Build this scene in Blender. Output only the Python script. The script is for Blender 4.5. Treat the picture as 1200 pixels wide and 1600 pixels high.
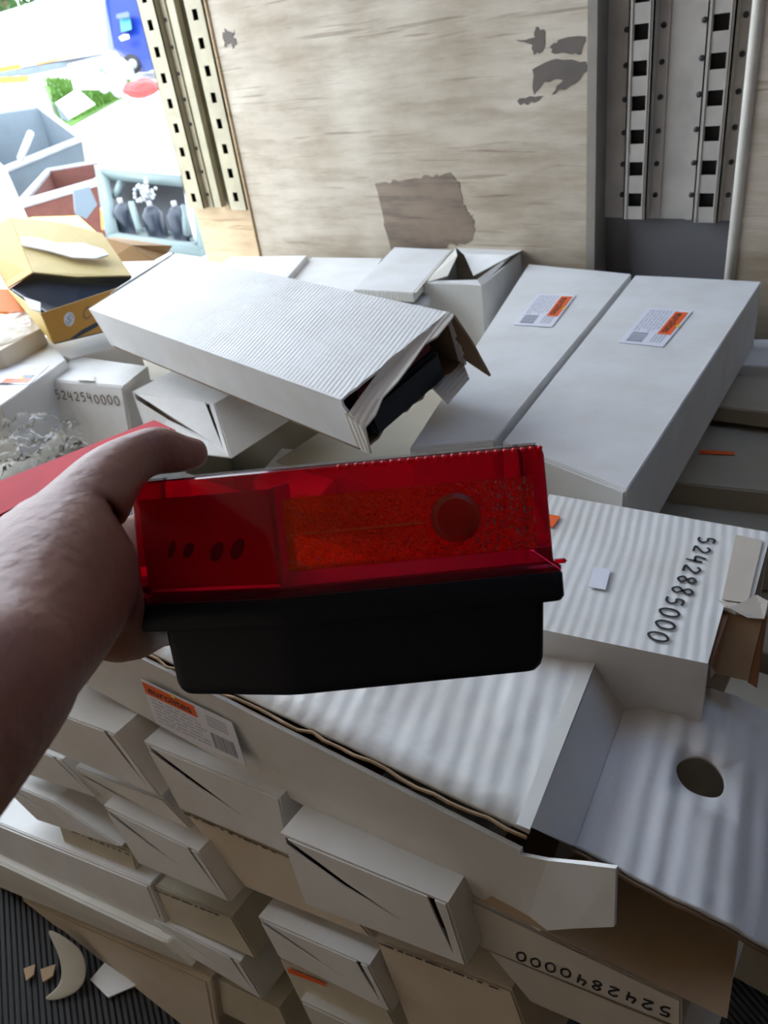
import bpy, bmesh, math, random
from mathutils import Vector, Matrix, noise
V = Vector
random.seed(7)
for o in list(bpy.data.objects): bpy.data.objects.remove(o)
scn = bpy.context.scene
COL = scn.collection

# ------------------------------------------------------------------ camera
RIGHT = V((0.7831,0.6076,-0.1323)); DOWN = V((0.2389,-0.4905,-0.8381)); FWD = V((-0.5741,0.6247,-0.5293))
cam_d = bpy.data.cameras.new('camera'); cam = bpy.data.objects.new('camera', cam_d); COL.objects.link(cam)
cam_d.lens = 27.0; cam_d.sensor_width = 36.0; cam_d.sensor_fit = 'AUTO'
cam_d.clip_start = 0.02; cam_d.clip_end = 400
cam_d.dof.use_dof = True; cam_d.dof.focus_distance = 0.62; cam_d.dof.aperture_fstop = 13.0
M3 = Matrix((RIGHT, -DOWN, -FWD)).transposed()
cam.matrix_world = Matrix.Translation((0, 0, 1.5)) @ M3.to_4x4()
scn.camera = cam

# ------------------------------------------------------------------ sky, exposure, light of the open cargo door
scn.view_settings.view_transform = 'Standard'; scn.view_settings.look = 'None'
scn.view_settings.gamma = 1.0; scn.view_settings.use_curve_mapping = False
scn.view_settings.exposure = 1.15
world = bpy.data.worlds.new('overcast_sky'); scn.world = world; world.use_nodes = True
wn = world.node_tree; wn.nodes.clear()
wo = wn.nodes.new('ShaderNodeOutputWorld'); bg = wn.nodes.new('ShaderNodeBackground')
bg.inputs[0].default_value = (0.80, 0.905, 1.03, 1); bg.inputs[1].default_value = 3.2
wn.links.new(bg.outputs[0], wo.inputs[0])

# ------------------------------------------------------------------ materials
def N(nt, t, **k):
    n = nt.nodes.new(t)
    for a, b in k.items(): setattr(n, a, b)
    return n
def base_mat(name):
    m = bpy.data.materials.new(name); m.use_nodes = True
    return m, m.node_tree, m.node_tree.nodes['Principled BSDF']
def plain(name, col, rough=.6, metal=0., spec=.5, var=.08, scale=25, bump=0., bscale=120):
    m, nt, p = base_mat(name)
    tc = N(nt, 'ShaderNodeTexCoord'); nz = N(nt, 'ShaderNodeTexNoise'); nz.inputs['Scale'].default_value = scale; nz.inputs['Detail'].default_value = 5
    nt.links.new(tc.outputs['Object'], nz.inputs['Vector'])
    mx = N(nt, 'ShaderNodeMixRGB', blend_type='MIX')
    mx.inputs[1].default_value = tuple(c*(1-var) for c in col)+(1,); mx.inputs[2].default_value = tuple(min(1, c*(1+var)) for c in col)+(1,)
    nt.links.new(nz.outputs[0], mx.inputs[0]); nt.links.new(mx.outputs[0], p.inputs['Base Color'])
    p.inputs['Roughness'].default_value = rough; p.inputs['Metallic'].default_value = metal; p.inputs['Specular IOR Level'].default_value = spec
    if bump:
        n2 = N(nt, 'ShaderNodeTexNoise'); n2.inputs['Scale'].default_value = bscale; n2.inputs['Detail'].default_value = 6
        nt.links.new(tc.outputs['Object'], n2.inputs['Vector'])
        b = N(nt, 'ShaderNodeBump'); b.inputs['Strength'].default_value = bump; b.inputs['Distance'].default_value = .002
        nt.links.new(n2.outputs[0], b.inputs['Height']); nt.links.new(b.outputs[0], p.inputs['Normal'])
    return m
def card(name, col, axis=None, scale=90, wave=.0, rough=.62, dirt=.10, crumple=.25, stretch=None):
    """cardboard; axis = world direction across the flutes"""
    m, nt, p = base_mat(name)
    tc = N(nt, 'ShaderNodeTexCoord')
    nz = N(nt, 'ShaderNodeTexNoise'); nz.inputs['Scale'].default_value = 9; nz.inputs['Detail'].default_value = 7; nz.inputs['Roughness'].default_value = .6
    nt.links.new(tc.outputs['Object'], nz.inputs['Vector'])
    rp = N(nt, 'ShaderNodeValToRGB'); rp.color_ramp.elements[0].position = .32; rp.color_ramp.elements[1].position = .62
    rp.color_ramp.elements[0].color = tuple(c*(1-dirt)*k for c, k in zip(col, (1, .975, .94)))+(1,); rp.color_ramp.elements[1].color = tuple(col)+(1,)
    nt.links.new(nz.outputs[0], rp.inputs[0]); nt.links.new(rp.outputs[0], p.inputs['Base Color'])
    p.inputs['Roughness'].default_value = rough; p.inputs['Specular IOR Level'].default_value = .35
    n2 = N(nt, 'ShaderNodeTexNoise'); n2.inputs['Scale'].default_value = 14; n2.inputs['Detail'].default_value = 4
    nt.links.new(tc.outputs['Object'], n2.inputs['Vector'])
    b = N(nt, 'ShaderNodeBump'); b.inputs['Strength'].default_value = crumple; b.inputs['Distance'].default_value = .008
    nt.links.new(n2.outputs[0], b.inputs['Height']); last = b
    if axis is not None and wave > 0:
        mp = N(nt, 'ShaderNodeVectorMath', operation='DOT_PRODUCT'); mp.inputs[1].default_value = axis
        nt.links.new(tc.outputs['Object'], mp.inputs[0])
        n3 = N(nt, 'ShaderNodeTexNoise'); n3.inputs['Scale'].default_value = 6
        nt.links.new(tc.outputs['Object'], n3.inputs['Vector'])
        ad = N(nt, 'ShaderNodeMath', operation='MULTIPLY_ADD'); ad.inputs[1].default_value = .012
        nt.links.new(n3.outputs[0], ad.inputs[0]); nt.links.new(mp.outputs['Value'], ad.inputs[2])
        ml = N(nt, 'ShaderNodeMath', operation='MULTIPLY'); ml.inputs[1].default_value = scale*6.283
        nt.links.new(ad.outputs[0], ml.inputs[0])
        sn = N(nt, 'ShaderNodeMath', operation='SINE'); nt.links.new(ml.outputs[0], sn.inputs[0])
        # the flutes press through unevenly
        n4 = N(nt, 'ShaderNodeTexNoise'); n4.inputs['Scale'].default_value = 11
        nt.links.new(tc.outputs['Object'], n4.inputs['Vector'])
        m2 = N(nt, 'ShaderNodeMath', operation='MULTIPLY'); nt.links.new(sn.outputs[0], m2.inputs[0]); nt.links.new(n4.outputs[0], m2.inputs[1])
        b2 = N(nt, 'ShaderNodeBump'); b2.inputs['Strength'].default_value = wave; b2.inputs['Distance'].default_value = .0016
        nt.links.new(m2.outputs[0], b2.inputs['Height']); nt.links.new(b.outputs[0], b2.inputs['Normal']); last = b2
    nt.links.new(last.outputs[0], p.inputs['Normal'])
    return m
WHITE = (.74, .74, .725)
M = {}
M['white'] = card('white_cardboard', WHITE)
M['white_x'] = card('white_cardboard_flutes', WHITE, (1, .12, 0), 125, .28)
M['white_wide'] = card('white_cardboard_wide_flutes', (.74, .735, .71), (1, .25, .0), 95, .26)
M['white_near'] = card('white_cardboard_creased', (.72, .71, .68), (1, .35, 0), 52, .38, rough=.42, crumple=.6)
M['flap'] = card('white_cardboard_flap', (.76, .76, .76), (1, .2, 0), 55, .8, rough=.48, crumple=.5)
M['cream'] = card('cream_cardboard', (.62, .58, .46))
M['beige'] = card('beige_cardboard', (.66, .58, .46))
M['grey_card'] = card('aged_cardboard', (.60, .58, .52))
M['kraft'] = card('brown_kraft_cardboard', (.36, .245, .14), rough=.8)
M['kraft_out'] = card('kraft_cardboard_near_doorway', (.30, .18, .08), rough=.8)
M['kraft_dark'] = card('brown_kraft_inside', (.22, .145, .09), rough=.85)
M['torn'] = card('torn_corrugated_edge', (.66, .62, .55), (1, 0, 0), 110, .5, rough=.9)
M['tape'] = plain('clear_packing_tape', (.56, .50, .41), .35, spec=.5, bump=.5, bscale=40)
M['tape_white'] = plain('pale_paper_tape', (.70, .68, .62), .35, bump=.4, bscale=30)
M['brown_tape'] = plain('brown_packing_tape', (.28, .12, .05), .3)
M['yellow'] = card('yellow_carton', (.62, .42, .11), rough=.5)
M['yellow_pale'] = card('pale_yellow_carton', (.60, .47, .20), rough=.6)
M['ochre'] = card('ochre_carton', (.44, .23, .04), rough=.5)
M['lemon'] = card('lemon_carton', (.80, .62, .02), rough=.5)
M['navy'] = plain('navy_print', (.012, .022, .045), .4)
M['label'] = plain('label_paper', (.80, .81, .88), .35, var=.02)
M['orange'] = plain('orange_print', (.90, .13, .02), .4, var=.03)
M['yellow_star'] = plain('yellow_print', (.95, .70, .02), .4, var=.02)
M['ink'] = plain('black_ink', (.02, .02, .025), .5)
M['greyink'] = plain('grey_ink', (.28, .29, .34), .5)
M['faint'] = plain('faint_print', (.55, .56, .62), .5)
M['brownink'] = plain('faded_ink', (.12, .085, .05), .6)
M['black'] = plain('black_plastic', (.005, .008, .015), .45, spec=.25, bump=.12, bscale=400)
M['dark'] = plain('dark_rubber', (.02, .02, .022), .6)
M['steel'] = plain('dull_painted_steel', (.36, .32, .22), .5, metal=.1, var=.35, scale=16)
M['steel2'] = plain('grey_painted_steel', (.40, .375, .34), .5, metal=.15, var=.35, scale=16)
M['rust'] = plain('rusty_steel', (.10, .028, .018), .8, var=.3)
M['bluegrey'] = plain('blue_grey_steel', (.085, .11, .13), .6, var=.35, scale=3)
M['teal'] = plain('pale_teal_steel', (.13, .17, .165), .5)
M['blue'] = plain('blue_lorry_paint', (.003, .022, .22), .4, spec=.2)
M['trailer'] = plain('white_trailer_side', (.85, .86, .84), .5)
M['grass'] = plain('grass_blades', (.07, .17, .012), .8, var=.5, scale=2)
M['leaf'] = plain('tree_leaves', (.04, .10, .02), .8, var=.5)
M['rub'] = plain('rubbish_white', (.30, .31, .32), .5, var=.4, scale=8)
M['orangep'] = plain('orange_plastic', (.85, .22, .01), .35)
M['skyblue'] = plain('teal_sheet', (.03, .22, .33), .5)

def red_glass(name, tr, df, a=.55, rough=.08, bump=None, ior=1.45):
    m, nt, p = base_mat(name); nt.nodes.remove(p); out = nt.nodes['Material Output']
    t = N(nt, 'ShaderNodeBsdfTransparent'); t.inputs[0].default_value = tr+(1,)
    d = N(nt, 'ShaderNodeBsdfTranslucent'); d.inputs[0].default_value = df+(1,)
    d2 = N(nt, 'ShaderNodeBsdfDiffuse'); d2.inputs[0].default_value = df+(1,)
    g = N(nt, 'ShaderNodeBsdfGlossy'); g.inputs['Roughness'].default_value = rough
    md = N(nt, 'ShaderNodeMixShader'); md.inputs[0].default_value = .3
    nt.links.new(d.outputs[0], md.inputs[1]); nt.links.new(d2.outputs[0], md.inputs[2])
    m1 = N(nt, 'ShaderNodeMixShader'); m1.inputs[0].default_value = a
    nt.links.new(t.outputs[0], m1.inputs[1]); nt.links.new(md.outputs[0], m1.inputs[2])
    fr = N(nt, 'ShaderNodeFresnel'); fr.inputs[0].default_value = ior
    m2 = N(nt, 'ShaderNodeMixShader'); nt.links.new(fr.outputs[0], m2.inputs[0]); nt.links.new(m1.outputs[0], m2.inputs[1]); nt.links.new(g.outputs[0], m2.inputs[2])
    nt.links.new(m2.outputs[0], out.inputs[0])
    if bump:
        tc = N(nt, 'ShaderNodeTexCoord'); vo = N(nt, 'ShaderNodeTexVoronoi'); vo.inputs['Scale'].default_value = bump
        nt.links.new(tc.outputs['Object'], vo.inputs['Vector'])
        b = N(nt, 'ShaderNodeBump'); b.inputs['Strength'].default_value = .9; b.inputs['Distance'].default_value = .002
        nt.links.new(vo.outputs[0], b.inputs['Height'])
        for q in (d, d2, g, fr): nt.links.new(b.outputs[0], q.inputs['Normal'])
    return m
M['lens'] = red_glass('red_lens_plastic', (.90, .025, .11), (.70, .006, .07), .16)
M['lens_in'] = red_glass('frosted_red_plastic', (.8, .05, .12), (.80, .12, .40), .85, .35)
M['amber'] = red_glass('amber_prism_plastic', (.98, .30, .02), (.98, .30, .02), .75, .2, bump=420)
def amber_mat():
    m = red_glass('amber_to_red_prism_plastic', (.9, .2, .02), (.9, .2, .02), .42, .35, bump=520); nt = m.node_tree
    for n in nt.nodes:
        if n.type == 'FRESNEL': n.inputs[0].default_value = 1.22
        if n.type == 'BUMP': n.inputs['Strength'].default_value = 1.0
    tc = N(nt, 'ShaderNodeTexCoord'); d = N(nt, 'ShaderNodeVectorMath', operation='DOT_PRODUCT'); d.inputs[1].default_value = tuple(RIGHT)
    nt.links.new(tc.outputs['Object'], d.inputs[0])
    r = N(nt, 'ShaderNodeMapRange'); r.inputs['From Min'].default_value = AMB0-.02; r.inputs['From Max'].default_value = AMB0+.085
    nt.links.new(d.outputs['Value'], r.inputs['Value'])
    c = N(nt, 'ShaderNodeMixRGB'); c.inputs[1].default_value = (1, .42, .02, 1); c.inputs[2].default_value = (1, .03, .015, 1); nt.links.new(r.outputs[0], c.inputs[0])
    for n in nt.nodes:
        if n.type in ('BSDF_TRANSPARENT', 'BSDF_TRANSLUCENT', 'BSDF_DIFFUSE'): nt.links.new(c.outputs[0], n.inputs[0])
    return m
AMB0 = RIGHT.dot(V((-0.2931,0.2361,1.2652)))+.01
M['amber'] = amber_mat()
M['amber_line'] = red_glass('pale_amber_line', (.95, .4, .1), (.95, .35, .08), .8, .2)
M['disc'] = red_glass('deep_red_disc_plastic', (.9, .02, .01), (.95, .03, .015), .40, .3)
M['bulb'] = red_glass('bright_red_ring_plastic', (1, .1, .05), (1, .14, .08), .45, .3)
M['clear'] = red_glass('clear_lens_plastic', (.88, .88, .88), (.6, .6, .6), .25, .12)
M['film'] = red_glass('clear_bubble_film', (.95, .955, .96), (.7, .72, .75), .05, .22, ior=1.25)
M['redlens2'] = plain('dusty_red_lens', (.50, .004, .018), .6, spec=.12, var=.35, scale=12)

def skin_mat():
    m, nt, p = base_mat('skin')
    tc = N(nt, 'ShaderNodeTexCoord'); nz = N(nt, 'ShaderNodeTexNoise'); nz.inputs['Scale'].default_value = 22; nz.inputs['Detail'].default_value = 5
    nt.links.new(tc.outputs['Object'], nz.inputs['Vector'])
    mx = N(nt, 'ShaderNodeMixRGB'); mx.inputs[1].default_value = (.27, .105, .07, 1); mx.inputs[2].default_value = (.37, .165, .11, 1)
    nt.links.new(nz.outputs[0], mx.inputs[0]); nt.links.new(mx.outputs[0], p.inputs['Base Color'])
    p.inputs['Subsurface Weight'].default_value = .18; p.inputs['Subsurface Radius'].default_value = (1, .3, .15); p.inputs['Subsurface Scale'].default_value = .008
    p.inputs['Roughness'].default_value = .5
    n2 = N(nt, 'ShaderNodeTexNoise'); n2.inputs['Scale'].default_value = 110; n2.inputs['Detail'].default_value = 9
    nt.links.new(tc.outputs['Object'], n2.inputs['Vector'])
    b = N(nt, 'ShaderNodeBump'); b.inputs['Strength'].default_value = .7; b.inputs['Distance'].default_value = .002
    nt.links.new(n2.outputs[0], b.inputs['Height']); nt.links.new(b.outputs[0], p.inputs['Normal'])
    return m
M['skin'] = skin_mat()
M['nail'] = plain('fingernail', (.62, .36, .30), .3)

def ply_mat(name, c1, c2, c3, seed=0.):
    m, nt, p = base_mat(name)
    tc = N(nt, 'ShaderNodeTexCoord'); mp = N(nt, 'ShaderNodeMapping'); mp.inputs['Scale'].default_value = (2.2, 1, 13); mp.inputs['Location'].default_value = (seed, 0, seed)
    nt.links.new(tc.outputs['Object'], mp.inputs[0])
    n1 = N(nt, 'ShaderNodeTexNoise'); n1.inputs['Scale'].default_value = 2.2; n1.inputs['Detail'].default_value = 9; n1.inputs['Roughness'].default_value = .65
    nt.links.new(mp.outputs[0], n1.inputs['Vector'])
    r1 = N(nt, 'ShaderNodeValToRGB'); r1.color_ramp.elements[0].position = .33; r1.color_ramp.elements[0].color = c2+(1,)
    r1.color_ramp.elements[1].position = .6; r1.color_ramp.elements[1].color = c1+(1,)
    nt.links.new(n1.outputs[0], r1.inputs[0])
    n2 = N(nt, 'ShaderNodeTexNoise'); n2.inputs['Scale'].default_value = 3.0; n2.inputs['Detail'].default_value = 6
    nt.links.new(tc.outputs['Object'], n2.inputs['Vector'])
    r2 = N(nt, 'ShaderNodeValToRGB'); r2.color_ramp.elements[0].position = .38; r2.color_ramp.elements[0].color = c3+(1,)
    r2.color_ramp.elements[1].position = .60; r2.color_ramp.elements[1].color = (1, 1, 1, 1)
    nt.links.new(n2.outputs[0], r2.inputs[0])
    mx = N(nt, 'ShaderNodeMixRGB', blend_type='MULTIPLY'); mx.inputs[0].default_value = .8
    nt.links.new(r1.outputs[0], mx.inputs[1]); nt.links.new(r2.outputs[0], mx.inputs[2]); nt.links.new(mx.outputs[0], p.inputs['Base Color'])
    mp3 = N(nt, 'ShaderNodeMapping'); mp3.inputs['Scale'].default_value = (1.1, 1, 26); nt.links.new(tc.outputs['Object'], mp3.inputs[0])
    n3 = N(nt, 'ShaderNodeTexNoise'); n3.inputs['Scale'].default_value = 3.5; n3.inputs['Detail'].default_value = 8; n3.inputs['Distortion'].default_value = .6
    nt.links.new(mp3.outputs[0], n3.inputs['Vector'])
    r3 = N(nt, 'ShaderNodeValToRGB'); r3.color_ramp.elements[0].position = .30; r3.color_ramp.elements[0].color = (.50, .44, .38, 1)
    r3.color_ramp.elements[1].position = .40; r3.color_ramp.elements[1].color = (1, 1, 1, 1); nt.links.new(n3.outputs[0], r3.inputs[0])
    m3_ = N(nt, 'ShaderNodeMixRGB', blend_type='MULTIPLY'); m3_.inputs[0].default_value = .75
    nt.links.new(mx.outputs[0], m3_.inputs[1]); nt.links.new(r3.outputs[0], m3_.inputs[2]); nt.links.new(m3_.outputs[0], p.inputs['Base Color'])
    p.inputs['Roughness'].default_value = .6
    b = N(nt, 'ShaderNodeBump'); b.inputs['Strength'].default_value = .35; b.inputs['Distance'].default_value = .002
    nt.links.new(n1.outputs[0], b.inputs['Height']); nt.links.new(b.outputs[0], p.inputs['Normal'])
    return m
M['ply'] = ply_mat('weathered_plywood', (.56, .495, .40), (.40, .335, .25), (.66, .60, .53))
M['ply_warm'] = ply_mat('bare_plywood_board', (.56, .42, .25), (.46, .32, .18), (.8, .75, .7), 3)
M['peel'] = ply_mat('peeled_brown_veneer', (.27, .20, .14), (.12, .09, .065), (.55, .5, .45), 5)
M['stain'] = plain('dark_worn_patch', (.11, .09, .075), .7, var=.3)
M['backing'] = plain('grey_backing_sheet', (.13, .13, .14), .6, var=.12, scale=6)
M['interior'] = plain('dull_brown_truck_lining', (.42, .31, .215), .6)

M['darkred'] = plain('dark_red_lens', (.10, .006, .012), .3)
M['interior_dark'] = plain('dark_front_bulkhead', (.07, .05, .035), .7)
M['shade_card'] = card('brownish_shade_cardboard', (.40, .36, .28))  # brownish card, its colour darkened for the shade on the low stack
M['post'] = plain('dirty_brown_grey_post', (.24, .215, .18), .6, var=.2)
def rib_mat():
    m, nt, p = base_mat('black_ribbed_rubber'); p.inputs['Roughness'].default_value = .75
    tc = N(nt, 'ShaderNodeTexCoord'); sp = N(nt, 'ShaderNodeVectorMath', operation='DOT_PRODUCT'); sp.inputs[1].default_value = (.45, .9, 0)
    nt.links.new(tc.outputs['Object'], sp.inputs[0])
    ml = N(nt, 'ShaderNodeMath', operation='MULTIPLY'); ml.inputs[1].default_value = 760
    nt.links.new(sp.outputs['Value'], ml.inputs[0]); sn = N(nt, 'ShaderNodeMath', operation='SINE'); nt.links.new(ml.outputs[0], sn.inputs[0])
    b = N(nt, 'ShaderNodeBump'); b.inputs['Strength'].default_value = 1; b.inputs['Distance'].default_value = .004
    nt.links.new(sn.outputs[0], b.inputs['Height']); nt.links.new(b.outputs[0], p.inputs['Normal'])
    p.inputs['Base Color'].default_value = (.035, .035, .037, 1)
    return m
M['ribbed'] = rib_mat()

# ------------------------------------------------------------------ object helpers
def link(name, me, parent=None, mat=None):
    o = bpy.data.objects.new(name, me); COL.objects.link(o)
    if mat is not None and not me.materials:
        me.materials.append(M[mat] if isinstance(mat, str) else mat)
    if parent is not None:
        o.parent = parent; o.matrix_parent_inverse = Matrix.Translation(-parent.location)
    return o
def thing(name, label, cat, loc, group=None):
    o = bpy.data.objects.new(name, None); COL.objects.link(o); o.empty_display_size = .05
    o.location = loc; o['label'] = label; o['category'] = cat
    if group: o['group'] = group
    return o
def tag(o, label, cat, group=None, kind=None):
    o['label'] = label; o['category'] = cat
    if group: o['group'] = group
    if kind: o['kind'] = kind
    return o
def struct(o): o['kind'] = 'structure'; return o
def mesh_of(bm, name, smooth=False):
    bmesh.ops.recalc_face_normals(bm, faces=bm.faces)
    me = bpy.data.meshes.new(name); bm.to_mesh(me); bm.free()
    for p in me.polygons: p.use_smooth = smooth
    return me
def add_hexa(bm, c8):
    """c8: bottom four then top four, same winding"""
    v = [bm.verts.new(c) for c in c8]
    for f in ((3, 2, 1, 0), (4, 5, 6, 7), (0, 1, 5, 4), (1, 2, 6, 5), (2, 3, 7, 6), (3, 0, 4, 7)):
        bm.faces.new([v[i] for i in f])
    return v
def hexa(name, c8, mat, parent=None, bev=.0012, rough=0., cuts=0):
    bm = bmesh.new(); add_hexa(bm, [V(c) for c in c8])
    if bev: bmesh.ops.bevel(bm, geom=bm.edges[:], offset=bev, segments=2, affect='EDGES')
    if cuts:
        big = [e for e in bm.edges if e.calc_length() > .05]
        bmesh.ops.subdivide_edges(bm, edges=big, cuts=cuts, use_grid_fill=True)
        for v in bm.verts: v.co += noise.noise_vector(v.co*9)*rough
    return link(name, mesh_of(bm, name), parent, mat)
def box(name, a, b, mat, parent=None, bev=0):
    x0, y0, z0 = a; x1, y1, z1 = b
    return hexa(name, [(x0, y0, z0), (x1, y0, z0), (x1, y1, z0), (x0, y1, z0), (x0, y0, z1), (x1, y0, z1), (x1, y1, z1), (x0, y1, z1)], mat, parent, bev)
def lerp2(q, u, v):
    """q: TL,TR,BR,BL ; u right 0..1, v down 0..1"""
    a = V(q[0]).lerp(V(q[1]), u); b = V(q[3]).lerp(V(q[2]), u); return a.lerp(b, v)
def sheet(name, pts, thick, mat, parent=None, direction=None, lift=0.):
    """a flat polygon given real thickness, grown along its normal"""
    pts = [V(p) for p in pts]
    n = V((0, 0, 0))
    for i in range(len(pts)):
        a, b = pts[i], pts[(i+1) % len(pts)]
        n += V(((a.y-b.y)*(a.z+b.z), (a.z-b.z)*(a.x+b.x), (a.x-b.x)*(a.y+b.y)))
    n.normalize()
    if direction is not None and n.dot(V(direction)) < 0: n = -n
    bm = bmesh.new(); vs = [bm.verts.new(p+n*lift) for p in pts]; f = bm.faces.new(vs)
    r = bmesh.ops.extrude_face_region(bm, geom=[f])
    for e in r['geom']:
        if isinstance(e, bmesh.types.BMVert): e.co += n*thick
    return link(name, mesh_of(bm, name), parent, mat)
def multi_sheet(name, polys, thick, mat, parent, direction, lift=0.):
    bm = bmesh.new()
    for pts in polys:
        pts = [V(p) for p in pts]; n = (pts[1]-pts[0]).cross(pts[2]-pts[0]).normalized()
        if n.dot(V(direction)) < 0: n = -n
        vs = [bm.verts.new(p+n*lift) for p in pts]; f = bm.faces.new(vs)
        r = bmesh.ops.extrude_face_region(bm, geom=[f])
        for e in r['geom']:
            if isinstance(e, bmesh.types.BMVert): e.co += n*thick
    return link(name, mesh_of(bm, name), parent, mat)
def tube(bm, pts, r, seg=8, radii=None):
    pts = [V(p) for p in pts]; rings = []
    for i, p in enumerate(pts):
        t = (pts[min(i+1, len(pts)-1)]-pts[max(i-1, 0)]).normalized()
        a = t.orthogonal().normalized() if i == 0 else (rings_a - t*rings_a.dot(t)).normalized()
        rings_a = a; b = t.cross(a); rr = radii[i] if radii else r
        rings.append([bm.verts.new(p+(a*math.cos(k*2*math.pi/seg)+b*math.sin(k*2*math.pi/seg))*rr) for k in range(seg)])
    for i in range(len(rings)-1):
        for k in range(seg):
            bm.faces.new((rings[i][k], rings[i][(k+1) % seg], rings[i+1][(k+1) % seg], rings[i+1][k]))
    bm.faces.new(rings[0][::-1]); bm.faces.new(rings[-1])
def tube_obj(name, pts, r, mat, parent=None, radii=None, seg=8):
    bm = bmesh.new(); tube(bm, pts, r, seg, radii); return link(name, mesh_of(bm, name, True), parent, mat)
def text_mesh(body, bold=0.):
    cu = bpy.data.curves.new('writing', 'FONT'); cu.body = body; cu.size = 1; cu.offset = bold; cu.extrude = 0
    to = bpy.data.objects.new('writing', cu); COL.objects.link(to)
    bpy.context.view_layer.update()
    me = bpy.data.meshes.new_from_object(to.evaluated_get(bpy.context.evaluated_depsgraph_get()))
    bpy.data.objects.remove(to); return me
def write(name, body, q, mat, parent, direction, bold=0., lift=.0006, thick=.0003, flip=False, jitter=0.):
    """lettering laid on the quad q (TL,TR,BR,BL of the writing)"""
    me = text_mesh(body, bold)
    xs = [v.co.x for v in me.vertices]; ys = [v.co.y for v in me.vertices]
    x0, x1, y0, y1 = min(xs), max(xs), min(ys), max(ys)
    n = (V(q[1])-V(q[0])).cross(V(q[3])-V(q[0])).normalized()
    if n.dot(V(direction)) < 0: n = -n
    for v in me.vertices:
        u = (v.co.x-x0)/(x1-x0); w = 1-(v.co.y-y0)/(y1-y0)
        if jitter: w += jitter*math.sin(u*23)+jitter*.6*math.sin(u*51); u += jitter*.12*math.sin(w*7+u*30)
        v.co = lerp2(q, u, w)+n*lift
    return link(name, me, parent, mat)
STROKES = {  # handwritten marker digits on a 0..1 square, y down
 '0': [[(.5, .05), (.15, .3), (.2, .75), (.5, .95), (.85, .7), (.8, .25), (.5, .05)]],
 '2': [[(.15, .25), (.4, .05), (.75, .15), (.75, .4), (.4, .7), (.15, .92), (.85, .9)]],
 '4': [[(.3, .05), (.15, .55), (.8, .5)], [(.7, .15), (.65, .98)]],
 '5': [[(.8, .06), (.3, .08), (.25, .42), (.6, .4), (.8, .65), (.6, .9), (.2, .93)]],
 '8': [[(.5, .5), (.2, .28), (.5, .05), (.78, .25), (.5, .5), (.2, .75), (.5, .96), (.82, .75), (.5, .5)]],
}
def handwriting(name, body, q, mat, parent, direction, r=.0011, lift=.0008):
    n = (V(q[1])-V(q[0])).cross(V(q[3])-V(q[0])).normalized()
    if n.dot(V(direction)) < 0: n = -n
    rnd = random.Random(hash(body) % 99 if False else len(body)); bm = bmesh.new(); k = len(body)
    for i, ch in enumerate(body):
        if ch not in STROKES: continue
        dy = rnd.uniform(-.08, .08); sc = rnd.uniform(.82, 1.0)
        for st in STROKES[ch]:
            pts = []; S_ = st
            m_ = len(st)
            for j in range(m_-1):
                closed = st[0] == st[-1]
                p0 = st[j-1] if j > 0 else (st[-2] if closed else st[0]); p1 = st[j]; p2 = st[j+1]; p3 = st[j+2] if j+2 < m_ else (st[1] if closed else st[-1])
                for t in (0, .25, .5, .75):
                    pts.append(tuple(.5*(2*p1[c]+(p2[c]-p0[c])*t+(2*p0[c]-5*p1[c]+4*p2[c]-p3[c])*t*t+(3*p1[c]-p0[c]-3*p2[c]+p3[c])*t**3) for c in (0, 1)))
            pts.append(st[-1])
            P = [lerp2(q, (i+.1+x*.8)/k, .5+(y-.5)*sc+dy)+n*lift for x, y in pts]
            # flat pen stroke
            L = []; 
            for j, p in enumerate(P):
                t = (P[min(j+1, len(P)-1)]-P[max(j-1, 0)]); t = t.normalized() if t.length > 1e-9 else V((1, 0, 0))
                s = t.cross(n).normalized()*r; L.append((bm.verts.new(p-s), bm.verts.new(p+s)))
            for j in range(len(L)-1): bm.faces.new((L[j][0], L[j][1], L[j+1][1], L[j+1][0]))
    return link(name, mesh_of(bm, name), parent, mat)

def sticker(parent, q, direction, text=True, q2=(.0, .0, .62, .26), band_bold=.02, inner='bar'):
    """shipping label on quad q (TL,TR,BR,BL); orange band, star, lines of print, barcode"""
    lb = sheet('label', q, .0006, 'label', parent, direction, .0008)
    u0, v0, u1, v1 = q2
    sub = lambda a, b, c, d: [lerp2(q, a, b), lerp2(q, c, b), lerp2(q, c, d), lerp2(q, a, d)]
    ob = sheet('orange_band', sub(u0+.01, v0+.02, u1, v1), .0002, 'orange', lb, direction, .0016)
    if text: write('brand_lettering', 'eurolites', sub(u0+.06, v0+.06, u1-.05, v1-.05), 'ink', lb, direction, .012, .0021)
    c = lerp2(q, u0+(u1-u0)*.62, v0+.01); ex = (V(q[1])-V(q[0])); ey = (V(q[3])-V(q[0]))
    st = []
    L = min(ex.length, ey.length)*.075
    for k in range(10):
        r = L if k % 2 == 0 else L*.45
        st.append(c+ex.normalized()*r*math.cos(k*math.pi/5)+ey.normalized()*r*math.sin(k*math.pi/5))
    sheet('yellow_star', st, .0002, 'yellow_star', lb, direction, .0023)
    rnd = random.Random(4); polys = []
    for i in range(7):
        v = v1+.06+i*(1-v1-.12)/7; u = .05
        while u < .6:
            w = rnd.uniform(.04, .16); polys.append(sub(u, v, min(u+w, .66), v+.035)); u += w+.025
    multi_sheet('small_print', polys, .0001, 'faint', lb, direction, .0016)
    polys = []
    u = .70
    while u < .94:
        w = rnd.choice((.006, .012)); polys.append(sub(u, .52, u+w, .88)); u += w+rnd.choice((.006, .012))
    multi_sheet('barcode', polys, .0001, 'greyink', lb, direction, .0016)
    multi_sheet('small_print', [sub(.7, .12+.07*i, .92, .16+.07*i) for i in range(4)], .0001, 'faint', lb, direction, .0016)
    return lb

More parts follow.
